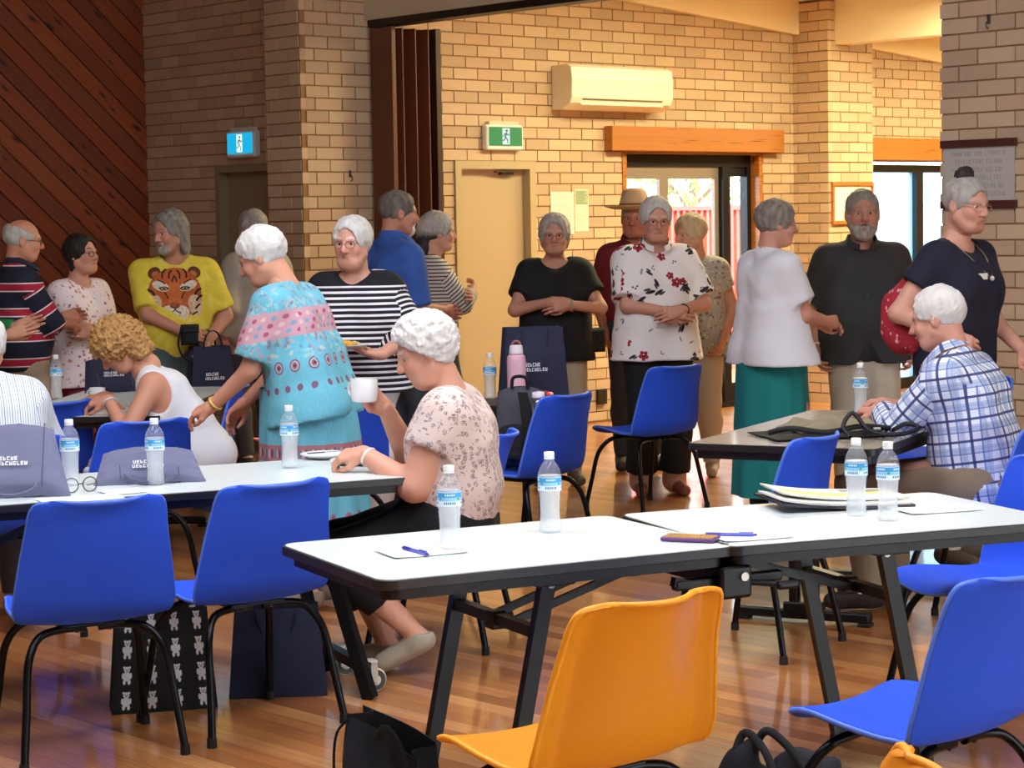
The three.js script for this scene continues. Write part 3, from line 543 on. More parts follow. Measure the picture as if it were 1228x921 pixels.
plainTable('pedestal_table', 'narrow dark table behind the blue chairs holding the pink flask', V3(-0.17, 0, -10.07), 0, 0.5, 0.54, M(0x3c3733, 0.5), 0.03);

// ---------------------------------------------------------------- the chairs, each where the photograph puts it
const grp = 'blue stacking chairs';
chair(V3(-1.235, 0, -6.27).add(fwd(-25, 0.24)), -25, 'blue chair with its back turned, before the slumped grey tote bag', grp);
chair(V3(-0.75, 0, -6.6).add(fwd(-38, 0.24)), -38, 'blue chair in front of the dark tote standing on the floor by the castor table', grp);
chair(behindTop(80, 483, -50), -50, 'blue chair half hidden behind the person in the striped shirt', grp);
chair(behindTop(181, 506, -34), -34, 'empty blue chair right behind the folded grey tote bag on the castor table', grp);
chair(behindTop(20, 527, -22), -22, 'blue chair in which the person in the pale striped shirt sits', grp);
chair(behindTop(294, 462, -95), -95, 'blue chair in which the curly haired woman sits', grp);
chair(behindTop(430, 487, -38), -38, 'blue chair between the striped top woman and the seated white haired woman', grp);
chair(behindTop(614, 520, -78).add(V3(0.0, 0, 0)), -78, 'blue chair in which the white haired woman sits eating', grp);
chair(behindTop(690, 474, -52), -52, 'blue chair with a grey backpack on its seat', grp);
chair(V3(0.885, 0, -11.56).add(fwd(-40, 0.24)), -40, 'empty blue chair in front of the woman in the poppy blouse', grp);
chair(V3(1.095, 0, -7.73).add(fwd(-56, 0.24)), -56, 'blue chair drawn up at the end of the grey pedestal table', grp);
chair(V3(1.50, 0, -6.72), -112, 'blue chair facing the right end of the white folding table', grp);
chair(onLevel(1232, 690, 0.8).setY(0).add(fwd(-44, 0.3)), -44, 'blue chair between the two yellow chairs, facing the folding table', grp);
chair(spot(1246, 520, 318).add(fwd(-62, 0.26)), -62, 'blue chair in which the plaid shirted man sits', grp);
chair(V3(2.12, 0, -10.35), -120, 'blue chair standing beyond the far end of the grey pedestal table', grp);
chair(onLevel(795, 721, 0.8).setY(0).add(fwd(-38, 0.3)), -38, 'large yellow plastic chair with its back turned beside the folding table', 'yellow plastic chairs', 'yellow');
chair(onLevel(1116, 932, 0.8).setY(0).add(fwd(-82, 0.3)), -82, 'yellow plastic chair standing apart from the tables, beside a blue chair', 'yellow plastic chairs', 'yellow');
// ---------------------------------------------------------------- figures: signed distance fields meshed with surface nets
const smin = (a, b, k) => { const h = Math.max(k - Math.abs(a - b), 0) / k; return Math.min(a, b) - h * h * k * 0.25; };
const smax = (a, b, k) => -smin(-a, -b, k);
// primitives: capsule {a,b,ra,rb}, ellipsoid {c,r}; op add / sub; cut {n,d}: keep n.p < d
const cap = (a, b, ra, rb = ra, k = 0.04) => ({ t: 0, ax: a[0], ay: a[1], az: a[2], dx: b[0] - a[0], dy: b[1] - a[1], dz: b[2] - a[2], ll: 1 / Math.max(1e-9, (b[0] - a[0]) ** 2 + (b[1] - a[1]) ** 2 + (b[2] - a[2]) ** 2), ra, rb, k });
const ell = (c, r, k = 0.03) => ({ t: 1, ax: c[0], ay: c[1], az: c[2], rx: r[0], ry: r[1], rz: r[2], k });
const subP = (p) => ({ ...p, sub: true });
const plane = (n, d, k = 0.004) => ({ t: 2, ax: n[0], ay: n[1], az: n[2], d, k });
const slit = (p, n1, d1) => ({ ...p, cn: n1, cd: d1 });                              // capsule cut flat by a plane of its own
function prim(p, x, y, z) {
  const px = x - p.ax, py = y - p.ay, pz = z - p.az; let d;
  if (p.t === 0) { let h = (px * p.dx + py * p.dy + pz * p.dz) * p.ll; h = h < 0 ? 0 : h > 1 ? 1 : h; const qx = px - p.dx * h, qy = py - p.dy * h, qz = pz - p.dz * h; d = Math.sqrt(qx * qx + qy * qy + qz * qz) - (p.ra + (p.rb - p.ra) * h); }
  else { const ux = px / p.rx, uy = py / p.ry, uz = pz / p.rz, k0 = Math.sqrt(ux * ux + uy * uy + uz * uz), vx = ux / p.rx, vy = uy / p.ry, vz = uz / p.rz, k1 = Math.sqrt(vx * vx + vy * vy + vz * vz); d = k1 < 1e-6 ? -Math.min(p.rx, p.ry, p.rz) : k0 * (k0 - 1) / k1; }
  if (p.cn) d = Math.max(d, x * p.cn[0] + y * p.cn[1] + z * p.cn[2] - p.cd);
  return d;
}
function bounds(list, pad) {
  const lo = [1e9, 1e9, 1e9], hi = [-1e9, -1e9, -1e9];
  for (const p of list) {
    if (p.t === 2 || p.sub) continue;
    const pts = p.t === 0 ? [[p.ax, p.ay, p.az, p.ra, p.ra, p.ra], [p.ax + p.dx, p.ay + p.dy, p.az + p.dz, p.rb, p.rb, p.rb]] : [[p.ax, p.ay, p.az, p.rx, p.ry, p.rz]];
    for (const q of pts) for (let i = 0; i < 3; i++) { lo[i] = Math.min(lo[i], q[i] - q[3 + i] - pad); hi[i] = Math.max(hi[i], q[i] + q[3 + i] + pad); }
  }
  return [lo, hi];
}
const evalList = (list, x, y, z) => { let d = 1e3; for (let i = 0; i < list.length; i++) { const p = list[i]; if (p.t === 2) { d = smax(d, x * p.ax + y * p.ay + z * p.az - p.d, p.k); continue; } const e = prim(p, x, y, z); if (p.sub) { if (-e > d - p.k) d = smax(d, -e, p.k); } else if (e < d + p.k) d = smin(d, e, p.k); } return d; };
function nets(list, wob, lo, hi, c) {
  const n = [0, 1, 2].map((i) => Math.ceil((hi[i] - lo[i]) / c / 4) * 4 + 1), [nx, ny, nzz] = n, val = new Float32Array(nx * ny * nzz).fill(1), at = (i, j, k) => (k * ny + j) * nx + i;
  const hd = 4 * c * 0.87, lim = hd * 1.3 + (wob ? 0.012 : 0);
  for (let K = 0; K < nzz - 1; K += 4) for (let J = 0; J < ny - 1; J += 4) for (let I = 0; I < nx - 1; I += 4) {
    const cx = lo[0] + (I + 2) * c, cy = lo[1] + (J + 2) * c, cz = lo[2] + (K + 2) * c, d = evalList(list, cx, cy, cz), e1 = I + 4 >= nx - 1 ? 5 : 4, e2 = J + 4 >= ny - 1 ? 5 : 4, e3 = K + 4 >= nzz - 1 ? 5 : 4;
    const near = Math.abs(d) < lim, few = near ? list.filter((p) => p.t === 2 || prim(p, cx, cy, cz) < (p.sub ? Math.abs(d) : Math.max(d, 0)) + 2.6 * hd + p.k) : null;
    for (let k = K; k < K + e3; k++) for (let j = J; j < J + e2; j++) for (let i = I; i < I + e1; i++) {
      let q = d; if (near) { const x = lo[0] + i * c, y = lo[1] + j * c, z = lo[2] + k * c; q = evalList(few, x, y, z); if (wob && q > -0.03 && q < 0.03) q += wob(x, y, z); }
      val[at(i, j, k)] = q;
    }
  }
  const id = new Int32Array(nx * ny * nzz).fill(-1), pos = [], idx = [];
  const E = [[0, 1], [0, 2], [0, 4], [1, 3], [1, 5], [2, 3], [2, 6], [3, 7], [4, 5], [4, 6], [5, 7], [6, 7]], v = new Float32Array(8);
  for (let k = 0; k < nzz - 1; k++) for (let j = 0; j < ny - 1; j++) for (let i = 0; i < nx - 1; i++) {
    const b = at(i, j, k), s0 = val[b] < 0;
    if ((val[b + 1] < 0) === s0 && (val[b + nx] < 0) === s0 && (val[b + nx + 1] < 0) === s0) { const q = b + nx * ny; if ((val[q] < 0) === s0 && (val[q + 1] < 0) === s0 && (val[q + nx] < 0) === s0 && (val[q + nx + 1] < 0) === s0) continue; }
    for (let q = 0; q < 8; q++) v[q] = val[b + (q & 1) + (q & 2 ? nx : 0) + (q & 4 ? nx * ny : 0)];
    let sx = 0, sy = 0, sz = 0, m = 0;
    for (const [a, e] of E) if ((v[a] < 0) !== (v[e] < 0)) { const t = v[a] / (v[a] - v[e]); sx += lerp(a & 1, e & 1, t); sy += lerp((a >> 1) & 1, (e >> 1) & 1, t); sz += lerp((a >> 2) & 1, (e >> 2) & 1, t); m++; }
    id[b] = pos.length / 3; pos.push(lo[0] + (i + sx / m) * c, lo[1] + (j + sy / m) * c, lo[2] + (k + sz / m) * c);
  }
  const quad = (a, b, d, e, flip) => { if (a < 0 || b < 0 || d < 0 || e < 0) return; flip ? idx.push(a, d, b, b, d, e) : idx.push(a, b, d, b, e, d); };
  for (let k = 1; k < nzz - 1; k++) for (let j = 1; j < ny - 1; j++) for (let i = 1; i < nx - 1; i++) {
    const b = at(i, j, k), s = val[b] < 0;
    if ((val[b + 1] < 0) !== s) quad(id[b - nx - nx * ny], id[b - nx * ny], id[b - nx], id[b], !s);
    if ((val[b + nx] < 0) !== s) quad(id[b - 1 - nx * ny], id[b - nx * ny], id[b - 1], id[b], s);
    if ((val[b + nx * ny] < 0) !== s) quad(id[b - 1 - nx], id[b - nx], id[b - 1], id[b], !s);
  }
  const g = new THREE.BufferGeometry(); g.setAttribute('position', new THREE.Float32BufferAttribute(pos, 3)); g.setIndex(idx); g.computeVertexNormals(); return g;
}
const meshField = (list, c, wobble) => { const [lo, hi] = bounds(list, c * 2 + (wobble ? 0.02 : 0)); return nets(list, wobble, lo, hi, c); };
function paint(g, fn) { const p = g.attributes.position, c = new Float32Array(p.count * 3); for (let i = 0; i < p.count; i++) c.set(fn(p.getX(i), p.getY(i), p.getZ(i)), i * 3); g.setAttribute('color', new THREE.BufferAttribute(c, 3)); return g; }
const noUv = (g) => { g.deleteAttribute('uv'); return g; };

// ---- head, in its own frame: origin between the ears, y up, z forward
function headList(o) {
  const w = o.faceW ?? 1, j = o.jaw ?? 1;
  const l = [ell([0, 0.034, -0.012], [0.0745, 0.083, 0.094], 0.02), ell([0, -0.028, 0.024], [0.060 * w, 0.086, 0.064], 0.03),
    cap([-0.024 * j, -0.088, 0.048], [0.024 * j, -0.088, 0.048], 0.027, 0.027, 0.03), cap([-0.05 * w, -0.05, 0.0], [-0.03 * w, -0.085, 0.035], 0.026, 0.022, 0.03), cap([0.05 * w, -0.05, 0.0], [0.03 * w, -0.085, 0.035], 0.026, 0.022, 0.03),
    ell([0.034, -0.03, 0.058], [0.028 * w, 0.026, 0.026], 0.022), ell([-0.034, -0.03, 0.058], [0.028 * w, 0.026, 0.026], 0.022),
    cap([-0.042, 0.022, 0.066], [-0.01, 0.022, 0.08], 0.011, 0.012, 0.016), cap([0.042, 0.022, 0.066], [0.01, 0.022, 0.08], 0.011, 0.012, 0.016),
    subP(ell([0.031, 0.001, 0.096], [0.0165, 0.0075, 0.022], 0.012)), subP(ell([-0.031, 0.001, 0.096], [0.0165, 0.0075, 0.022], 0.012)),
    cap([0, 0.012, 0.084], [0, -0.03, 0.104], 0.0085, 0.0135, 0.012), ell([0.0125, -0.034, 0.094], [0.009, 0.008, 0.01], 0.008), ell([-0.0125, -0.034, 0.094], [0.009, 0.008, 0.01], 0.008)];
  if (o.mouth === 'open') l.push(cap([-0.014, -0.052, 0.083], [0.014, -0.052, 0.083], 0.007, 0.007, 0.008), cap([-0.013, -0.084, 0.078], [0.013, -0.084, 0.078], 0.008, 0.008, 0.01), subP(ell([0, -0.067, 0.088], [0.018, 0.0135, 0.026], 0.005)));
  else l.push(cap([-0.02, -0.057 + (o.smile ? 0.004 : 0), 0.079], [0, -0.0575, 0.087], 0.0055, 0.0065, 0.006), cap([0.02, -0.057 + (o.smile ? 0.004 : 0), 0.079], [0, -0.0575, 0.087], 0.0055, 0.0065, 0.006), cap([-0.014, -0.0675, 0.08], [0.014, -0.0675, 0.08], 0.007, 0.007, 0.006), subP(cap([-0.022, -0.0615, 0.089], [0.022, -0.0615, 0.089], 0.0026, 0.0026, 0.004)));
  for (const s of [1, -1]) l.push(ell([s * 0.078, -0.004, -0.012], [0.011, 0.031, 0.019], 0.01), subP(ell([s * 0.09, 0.0, -0.006], [0.008, 0.016, 0.009], 0.006)));
  l.push(cap([0, -0.05, -0.035], [0, -0.16, -0.045], 0.054 * (o.neckW ?? 1), 0.058 * (o.neckW ?? 1), 0.035));
  if (o.chin2) l.push(ell([0, -0.1, 0.02], [0.045, 0.03, 0.045], 0.03));
  return l;
}
const toLin = (hex) => { const c = new THREE.Color(hex); return [c.r, c.g, c.b]; };
const mix3 = (a, b, t) => [lerp(a[0], b[0], t), lerp(a[1], b[1], t), lerp(a[2], b[2], t)];
function headGeo(o, skin, brow) {
  const g = meshField(headList(o), 0.0048), S = toLin(skin), R = mix3(S, [S[0], S[1] * 0.62, S[2] * 0.6], 1), Bw = toLin(brow), lip = mix3(S, toLin(o.lip ?? 0xa8504c), 0.65);
  return paint(g, (x, y, z) => {
    let c = mix3(S, R, 0.35 * sstep(0.035, 0.01, Math.hypot(Math.abs(x) - 0.036, y + 0.03, (z - 0.07) * 0.7)) + 0.3 * sstep(0.02, 0.008, Math.hypot(x, y + 0.03, z - 0.108)));
    c = mix3(c, mix3(S, [S[0] * 0.75, S[1] * 0.55, S[2] * 0.5], 1), 0.22 * sstep(0.45, 0.75, nz(x * 60 + 3, y * 60, z * 60)));
    if (z > 0.06) { const m = Math.abs(y + 0.0615) < (o.mouth === 'open' ? 0.03 : 0.0085) && Math.abs(x) < 0.024 ? 1 : 0; if (m) c = o.mouth === 'open' && z < 0.084 && Math.hypot(x / 0.018, (y + 0.067) / 0.0135) < 1.0 ? [0.08, 0.02, 0.02] : mix3(c, lip, 0.7 * sstep(0.024, 0.012, Math.abs(x))); }
    const bx = Math.abs(x), by = 0.026 + 0.006 * Math.sin(clamp((bx - 0.012) / 0.034, 0, 1) * Math.PI * 0.9);
    if (z > 0.05 && bx > 0.012 && bx < 0.047 && Math.abs(y - by) < 0.0045) c = mix3(c, Bw, 0.7);
    return c;
  });
}
// ---- hair: a shell over the skull, cut at the hairline, with locks from noise
function hairGeo(o) {
  const t = o.t ?? 0.012, l = [ell([0, 0.034, -0.016], [0.0765 + t, 0.085 + t * (o.up ?? 1), 0.096 + t], 0.02)];
  for (const e of o.add || []) l.push(e.length === 2 ? ell(e[0], e[1], 0.03) : cap(e[0], e[1], e[2], e[3], 0.03));
  if (o.bald) l.push(subP(ell([0, 0.10, 0.03], [0.085, 0.085, 0.12], 0.01)));
  l.push(subP(ell([0, o.faceY ?? -0.045, 0.105], [o.faceW ?? 0.069, o.faceH ?? 0.131, o.faceD ?? 0.085], 0.012)));
  if (o.part) l.push(subP(cap([o.part, 0.14, -0.02], [o.part, 0.125, 0.09], 0.006, 0.006, 0.012)));
  if (!o.long) l.push(plane([0, -1, o.slope ?? 0.35], -(o.cut ?? -0.03), 0.01));
  l.push(subP(cap([0, -0.07, -0.02], [0, -0.2, -0.03], 0.05, 0.055, 0.008)));
  const q = o.curl ?? 0, fq = o.freq ?? 26;
  const wob = (x, y, z) => q ? q * (nz(x * fq, y * fq, z * fq) + 0.8 * nz(x * fq * 2.1, y * fq * 2.1 + 7, z * fq * 2.1)) : 0.005 * nz(x * 75 + 6 * nz(x * 20, y * 20, z * 20), y * 26, z * 55) + 0.005 * nz(x * 26 + 5, y * 18, z * 26);
  const a = toLin(o.color), b = toLin(o.color2 ?? o.color);
  return paint(meshField(l, o.cell ?? 0.0055, wob), (x, y, z) => { const n = 0.5 + 0.9 * nz(x * 55, y * 12 + 3, z * 40), k = o.shift ? clamp(o.shift(x, y, z) + 0.25 * (n - 0.5), 0, 1) : clamp(n, 0, 1) * 0.6; return mix3(a, b, k); });
}
function beardGeo(o) {
  const l = [ell([0, -0.082, 0.046], [0.057, 0.047 * (o.len ?? 1), 0.047], 0.02), cap([0.058, -0.01, 0.012], [0.045, -0.07, 0.035], 0.017, 0.024, 0.02), cap([-0.058, -0.01, 0.012], [-0.045, -0.07, 0.035], 0.017, 0.024, 0.02), cap([-0.022, -0.05, 0.085], [0.022, -0.05, 0.085], 0.01, 0.01, 0.012)];
  l.push(subP(ell([0, -0.0655, 0.1], [0.022, o.open ? 0.024 : 0.008, 0.03], 0.006)), subP(ell([0, -0.022, 0.1], [0.05, 0.022, 0.06], 0.01)));
  if (o.goatee) l.splice(1, 2);
  const a = toLin(o.color), b = toLin(o.color2 ?? o.color);
  return paint(meshField(l, 0.005, (x, y, z) => 0.004 * nz(x * 60, y * 25, z * 60)), (x, y, z) => mix3(a, b, clamp(0.5 + nz(x * 60, y * 20, z * 60), 0, 1)));
}
// ---- hand: wrist at the origin, fingers along +y, palm facing +z, thumb on the side `s` of x
function handGeo(s, curl, spread = 1, k = 1) {
  const l = [], fx = [0.030, 0.010, -0.010, -0.028], kn = [0.082, 0.086, 0.081, 0.072], len = [[0.040, 0.024, 0.019], [0.044, 0.028, 0.02], [0.04, 0.026, 0.019], [0.031, 0.019, 0.017]], cu = Array.isArray(curl) ? curl : [curl, curl, curl, curl];
  l.push(cap([0, -0.015, 0], [0, 0.012, 0], 0.025, 0.024, 0.02));
  for (let i = 0; i < 4; i++) l.push(cap([fx[i] * 0.55 * s, 0.012, 0], [fx[i] * s, kn[i], 0.002], 0.0155, 0.0112, 0.022));
  for (let i = 0; i < 4; i++) {
    let p = [fx[i] * s, kn[i], 0.002], a = 0.15; const out = fx[i] * 2.4 * spread * s;
    for (let m = 0; m < 3; m++) { a += cu[i] * [0.85, 1.15, 0.8][m]; const L = len[i][m], q = [p[0] + out * L, p[1] + Math.cos(a) * L, p[2] + Math.sin(a) * L]; l.push(cap(p, q, [0.0092, 0.0085, 0.0078][m], [0.0085, 0.0078, 0.0068][m], m ? 0.004 : 0.006)); p = q; }
  }
  const tc = Math.min(1, cu[0]), b0 = [0.022 * s, 0.02, 0.008], b1 = [0.043 * s, 0.05, 0.02 + 0.01 * tc], b2 = [(0.05 - 0.012 * tc) * s, 0.08, 0.03 + 0.016 * tc], b3 = [(0.048 - 0.03 * tc) * s, 0.104, 0.036 + 0.022 * tc];
  l.push(cap(b0, b1, 0.0165, 0.0125, 0.015), cap(b1, b2, 0.0115, 0.0098, 0.005), cap(b2, b3, 0.0095, 0.0076, 0.004));
  return meshField(l, 0.0042).scale(k, k, k);
}
const v3 = (a) => V3(a[0], a[1], a[2]), arr = (v) => [v.x, v.y, v.z];
function ik(a, t, l1, l2, pole) {                                                       // elbow or knee between a and t, bent toward pole; t is pulled in when out of reach
  const d = t.clone().sub(a); let L = d.length(); const mx = (l1 + l2) * 0.995; if (L > mx) { d.multiplyScalar(mx / L); L = mx; t = a.clone().add(d); }
  const n = d.clone().normalize(), x = (L * L + l1 * l1 - l2 * l2) / (2 * L), h = Math.sqrt(Math.max(0, l1 * l1 - x * x)), p = pole.clone().sub(n.clone().multiplyScalar(pole.dot(n))).normalize();
  return [a.clone().add(n.multiplyScalar(x)).add(p.multiplyScalar(h)), t];
}
// ---- a dressed person. Local frame: y up, z forward, x to the person's left. Hand and foot targets are metres in that frame.
function person(o) {
  const t = thing('person', o.label, 'person', o.pos, faceAz(o.az));
  const k = (o.h ?? 1.63) / 1.663, g = o.g ?? 1, py = o.seat ?? 0.93 * k, P0 = V3(0, py, 0);
  const R = new THREE.Matrix4().makeRotationFromEuler(new THREE.Euler(rad(o.lean ?? 0), rad(o.twist ?? 0), rad(o.side ?? 0), 'YXZ')), Ri = R.clone().invert();
  const T = (x, y, z) => arr(V3(x * k, y * k, z * k).applyMatrix4(R).add(P0)), Tv = (x, y, z) => V3(...T(x, y, z));
  const bend = o.bend ?? 0, Bm = new THREE.Matrix4().makeRotationX(rad(bend)), TB = (x, y, z) => { if (y < 0.16 || !bend) return T(x, y, z); const w = sstep(0.12, 0.3, y), q = V3(x, y - 0.16, z), r = q.clone().applyMatrix4(Bm).lerp(q, 1 - w); return T(r.x, r.y + 0.16, r.z); };   // upper back rounds forward
  const sh = {}, el = {}, wr = {}, kn = {}, an = {}, hip = {}, hands = o.hands || {}, feet = o.feet || {};
  for (const [n, s] of [['L', 1], ['R', -1]]) {
    sh[n] = V3(...TB(s * (o.shW ?? 0.16), 0.385, -0.008));
    const hd = hands[n] || {}, tgt = v3(hd.p || [s * 0.21, py - 0.08, 0.06]);
    [el[n], wr[n]] = ik(sh[n], tgt, 0.275 * k, 0.245 * k, v3(hd.pole || [s * 0.5, -0.6, -0.8]));
    hip[n] = Tv(s * 0.088, -0.03, 0); const ft = v3(feet[n] || [s * 0.1, 0.075, -0.01 * s]); ft.y = feet[n] ? ft.y : 0.075;
    [kn[n], an[n]] = ik(o.seat ? V3(s * 0.09, py - 0.015, 0.02) : hip[n], ft, 0.43 * k, 0.425 * k, v3(o.kneePole || [s * 0.12, o.seat ? 0.9 : 0, 1]));
    if (o.seat) hip[n] = V3(s * 0.09, py - 0.015, 0.02);
  }
  const A = (v) => arr(v);
  const bust = o.bust ?? 0, belly = o.belly ?? 0, gw = o.waist ?? g;
  const torso = (e) => {
    const l = [];
    for (const s of [1, -1]) l.push(cap(T(s * 0.07 * g, -0.035, -0.012), T(s * 0.06 * gw, 0.12, 0), 0.108 * g * k + e, 0.098 * gw * k + e, 0.06), cap(T(s * 0.06 * gw, 0.12, 0), TB(s * 0.072 * g, 0.31, -0.005), 0.098 * gw * k + e, 0.103 * g * k + e, 0.06), cap(TB(s * 0.072 * g, 0.31, -0.005), TB(s * 0.132, 0.372, -0.012), 0.1 * g * k + e, 0.06 * k + e, 0.05), cap(TB(s * 0.022, 0.445, -0.02), TB(s * 0.14, 0.388, -0.012), 0.04 * k + e, 0.044 * k + e, 0.04), ell(T(s * 0.055 * g, -0.06, -0.06), [0.085 * g * k + e, 0.095 * k + e, 0.085 * g * k + e], 0.05));
    for (const i of [0, 4, 5, 9]) l[i].low = true;
    if (bust) for (const s of [1, -1]) l.push(ell(TB(s * 0.075 * g, 0.25 - bust * 0.2, 0.075 * g), [0.062 * k + bust + e, 0.06 * k + bust + e, 0.045 * k + bust + e], 0.05));
    if (belly) l.push(ell(T(0, 0.06, 0.03), [0.13 * gw * k + e, 0.14 * k + e, 0.095 * gw * k + belly + e], 0.07)), l[l.length - 1].low = true;
    return l;
  };
  const armR = (o.armR ?? 1) * Math.sqrt(g), arms = (e, n, upto = 2) => {
    const l = [], u0 = 0.05 * armR * k, u1 = 0.039 * armR * k, f1 = 0.0265 * k * Math.sqrt(armR);
    if (upto <= 1) { const q = sh[n].clone().lerp(el[n], upto), dir = el[n].clone().sub(sh[n]).normalize(); l.push(slit(cap(A(sh[n]), A(sh[n].clone().lerp(el[n], Math.min(1.2, upto + 0.12))), u0 + e, lerp(u0, u1, upto) + e * 1.25, 0.045), A(dir), dir.dot(q))); }
    else { l.push(cap(A(sh[n]), A(el[n]), u0 + e, u1 + e, 0.045)); const q = el[n].clone().lerp(wr[n], upto - 1), dir = wr[n].clone().sub(el[n]).normalize(); const c = cap(A(el[n]), A(el[n].clone().lerp(wr[n], Math.min(1.02, upto - 1 + 0.1))), u1 + e, lerp(u1, f1, upto - 1) + e, 0.02); l.push(upto >= 2 ? c : slit(c, A(dir), dir.dot(q))); }
    return l;
  };
  const lg = o.legR ?? Math.sqrt(g), legs = (e, n, upto = 2) => {
    const l = [cap(A(hip[n]), A(kn[n]), 0.088 * lg * k + e, 0.056 * lg * k + e, 0.05)], fr = upto - 1;
    if (fr <= 0) return l;
    const dir = an[n].clone().sub(kn[n]).normalize(), calf = kn[n].clone().lerp(an[n], 0.32).add(V3(0, 0, -0.012)), q = kn[n].clone().lerp(an[n], fr);
    l.push(cap(A(kn[n]), A(calf), 0.056 * lg * k + e, 0.054 * lg * k + e, 0.03)); const c = cap(A(calf), A(an[n]), 0.054 * lg * k + e, (o.cuff ?? 0.036) * k + e, 0.03); l.push(upto >= 2 ? c : slit(c, A(dir), dir.dot(q))); return l;
  };
  const toe = {}; for (const [n, s] of [['L', 1], ['R', -1]]) { const d = o.toe?.[n] ? v3(o.toe[n]).normalize() : V3(s * 0.18, -0.28, 1).normalize(); toe[n] = an[n].clone().add(d.multiplyScalar(0.155 * k)); if (!o.toe?.[n]) toe[n].y = Math.max(0.03, an[n].y - 0.045); }
  // head frame
  const neck = V3(...TB(0, 0.475, -0.005)), hd = o.head || {}, HR = new THREE.Matrix4().makeRotationFromEuler(new THREE.Euler(rad(hd.pitch ?? 0), rad(hd.yaw ?? 0), rad(hd.roll ?? 0), 'YXZ'));
  const hk = (o.headK ?? 1) * Math.pow(k, 0.6), hc = neck.clone().add(V3(0, 0.14 * hk, 0.04 * hk).applyMatrix4(new THREE.Matrix4().makeRotationFromEuler(new THREE.Euler(rad((hd.pitch ?? 0) * 0.6), rad((hd.yaw ?? 0) * 0.5), rad((hd.roll ?? 0) * 0.6), 'YXZ')))), HM = new THREE.Matrix4().makeTranslation(hc.x, hc.y, hc.z).multiply(HR).scale(V3(hk, hk, hk));
  const skin = o.skin ?? 0xd49a7c, S = toLin(skin);
  // body: one mesh
  const list = [...torso(0), cap(TB(0, 0.44, -0.015), arr(V3(0, -0.09, -0.035).applyMatrix4(HM)), 0.058 * k, 0.054 * hk, 0.04)];
  for (const n of ['L', 'R']) list.push(...arms(0, n), ...legs(0, n), cap(A(an[n].clone().add(V3(0, -0.02, -0.02))), A(toe[n]), 0.037 * k, 0.028 * k, 0.02));
  const geos = [paint(meshField(list, o.bodyCell ?? 0.0125), (x, y, z) => { const q = nz(x * 9, y * 9, z * 9); return [S[0], S[1] * (1 - 0.05 * q), S[2] * (1 - 0.06 * q)]; })];
  if (o.face !== false) geos.push(headGeo(o.faceOpt || {}, skin, o.brow ?? o.hair?.color ?? 0x777777).applyMatrix4(HM));
  for (const [n, s] of [['L', 1], ['R', -1]]) {
    const h = hands[n] || {}; if (h.none) continue;
    const y = h.dir ? v3(h.dir).normalize() : wr[n].clone().sub(el[n]).normalize(), pn = v3(h.palm || [-s, 0, 0.2]), z = pn.sub(y.clone().multiplyScalar(pn.dot(y))).normalize(), x = y.clone().cross(z);
    const thumb = h.thumb ?? (n === 'L' ? 1 : -1);
    const m = new THREE.Matrix4().makeBasis(x, y, z).setPosition(wr[n].clone());
    geos.push(paint(handGeo(thumb, h.curl ?? 0.35, h.spread ?? 1, 0.97 * k).applyMatrix4(m), (a, b, c) => { const q = nz(a * 50, b * 50, c * 50); return [S[0], S[1] * (0.97 - 0.06 * q), S[2] * (0.95 - 0.06 * q)]; }));
  }
  const body = part(t, 'body', geos, o.skinMat || SKIN); t.userData.joints = undefined;
  // eyes
  if (o.face !== false) for (const s of [1, -1]) { const e = part(t, 'eye', sph(0.011 * hk, 0, 0, 0, 12, 10).applyMatrix4(HR).translate(...arr(V3(s * 0.031, 0.001, 0.0695).applyMatrix4(HM))), EYEWHITE); part(e, 'iris', sph(0.0066 * hk, 0, 0, 0, 10, 8).scale(1, 1, 0.5).applyMatrix4(HR).translate(...arr(V3(s * 0.031, 0.001, 0.0785).applyMatrix4(HM))), IRIS); }
  const onHead = (name, geo, mat) => part(t, name, geo.applyMatrix4(HM), mat);
  if (o.hair) onHead('hair', hairGeo(o.hair), HAIR);
  if (o.beard) onHead('beard', beardGeo(o.beard), HAIR);
  if (o.glasses) {
    const gl = []; for (const s of [1, -1]) gl.push(tor(0.0215, 0.0018, 0, 0, 0, 6, 20).scale(1.08, 0.8, 1).rotateY(s * 0.18).translate(s * 0.031, -0.003, 0.096), rodG([s * 0.053, 0.002, 0.091], [s * 0.082, 0.006, -0.01], 0.0016, 6)); gl.push(rodG([-0.009, 0.001, 0.1], [0.009, 0.001, 0.1], 0.0018, 6));
    onHead('glasses', mergeGeometries(gl.map((q) => q.toNonIndexed())), M(o.glasses, 0.35, { metalness: 0.4 }));
  }
  // clothes
  const armU = ['L', 'R'].map((n) => ({ a: sh[n], b: el[n], c: wr[n] }));
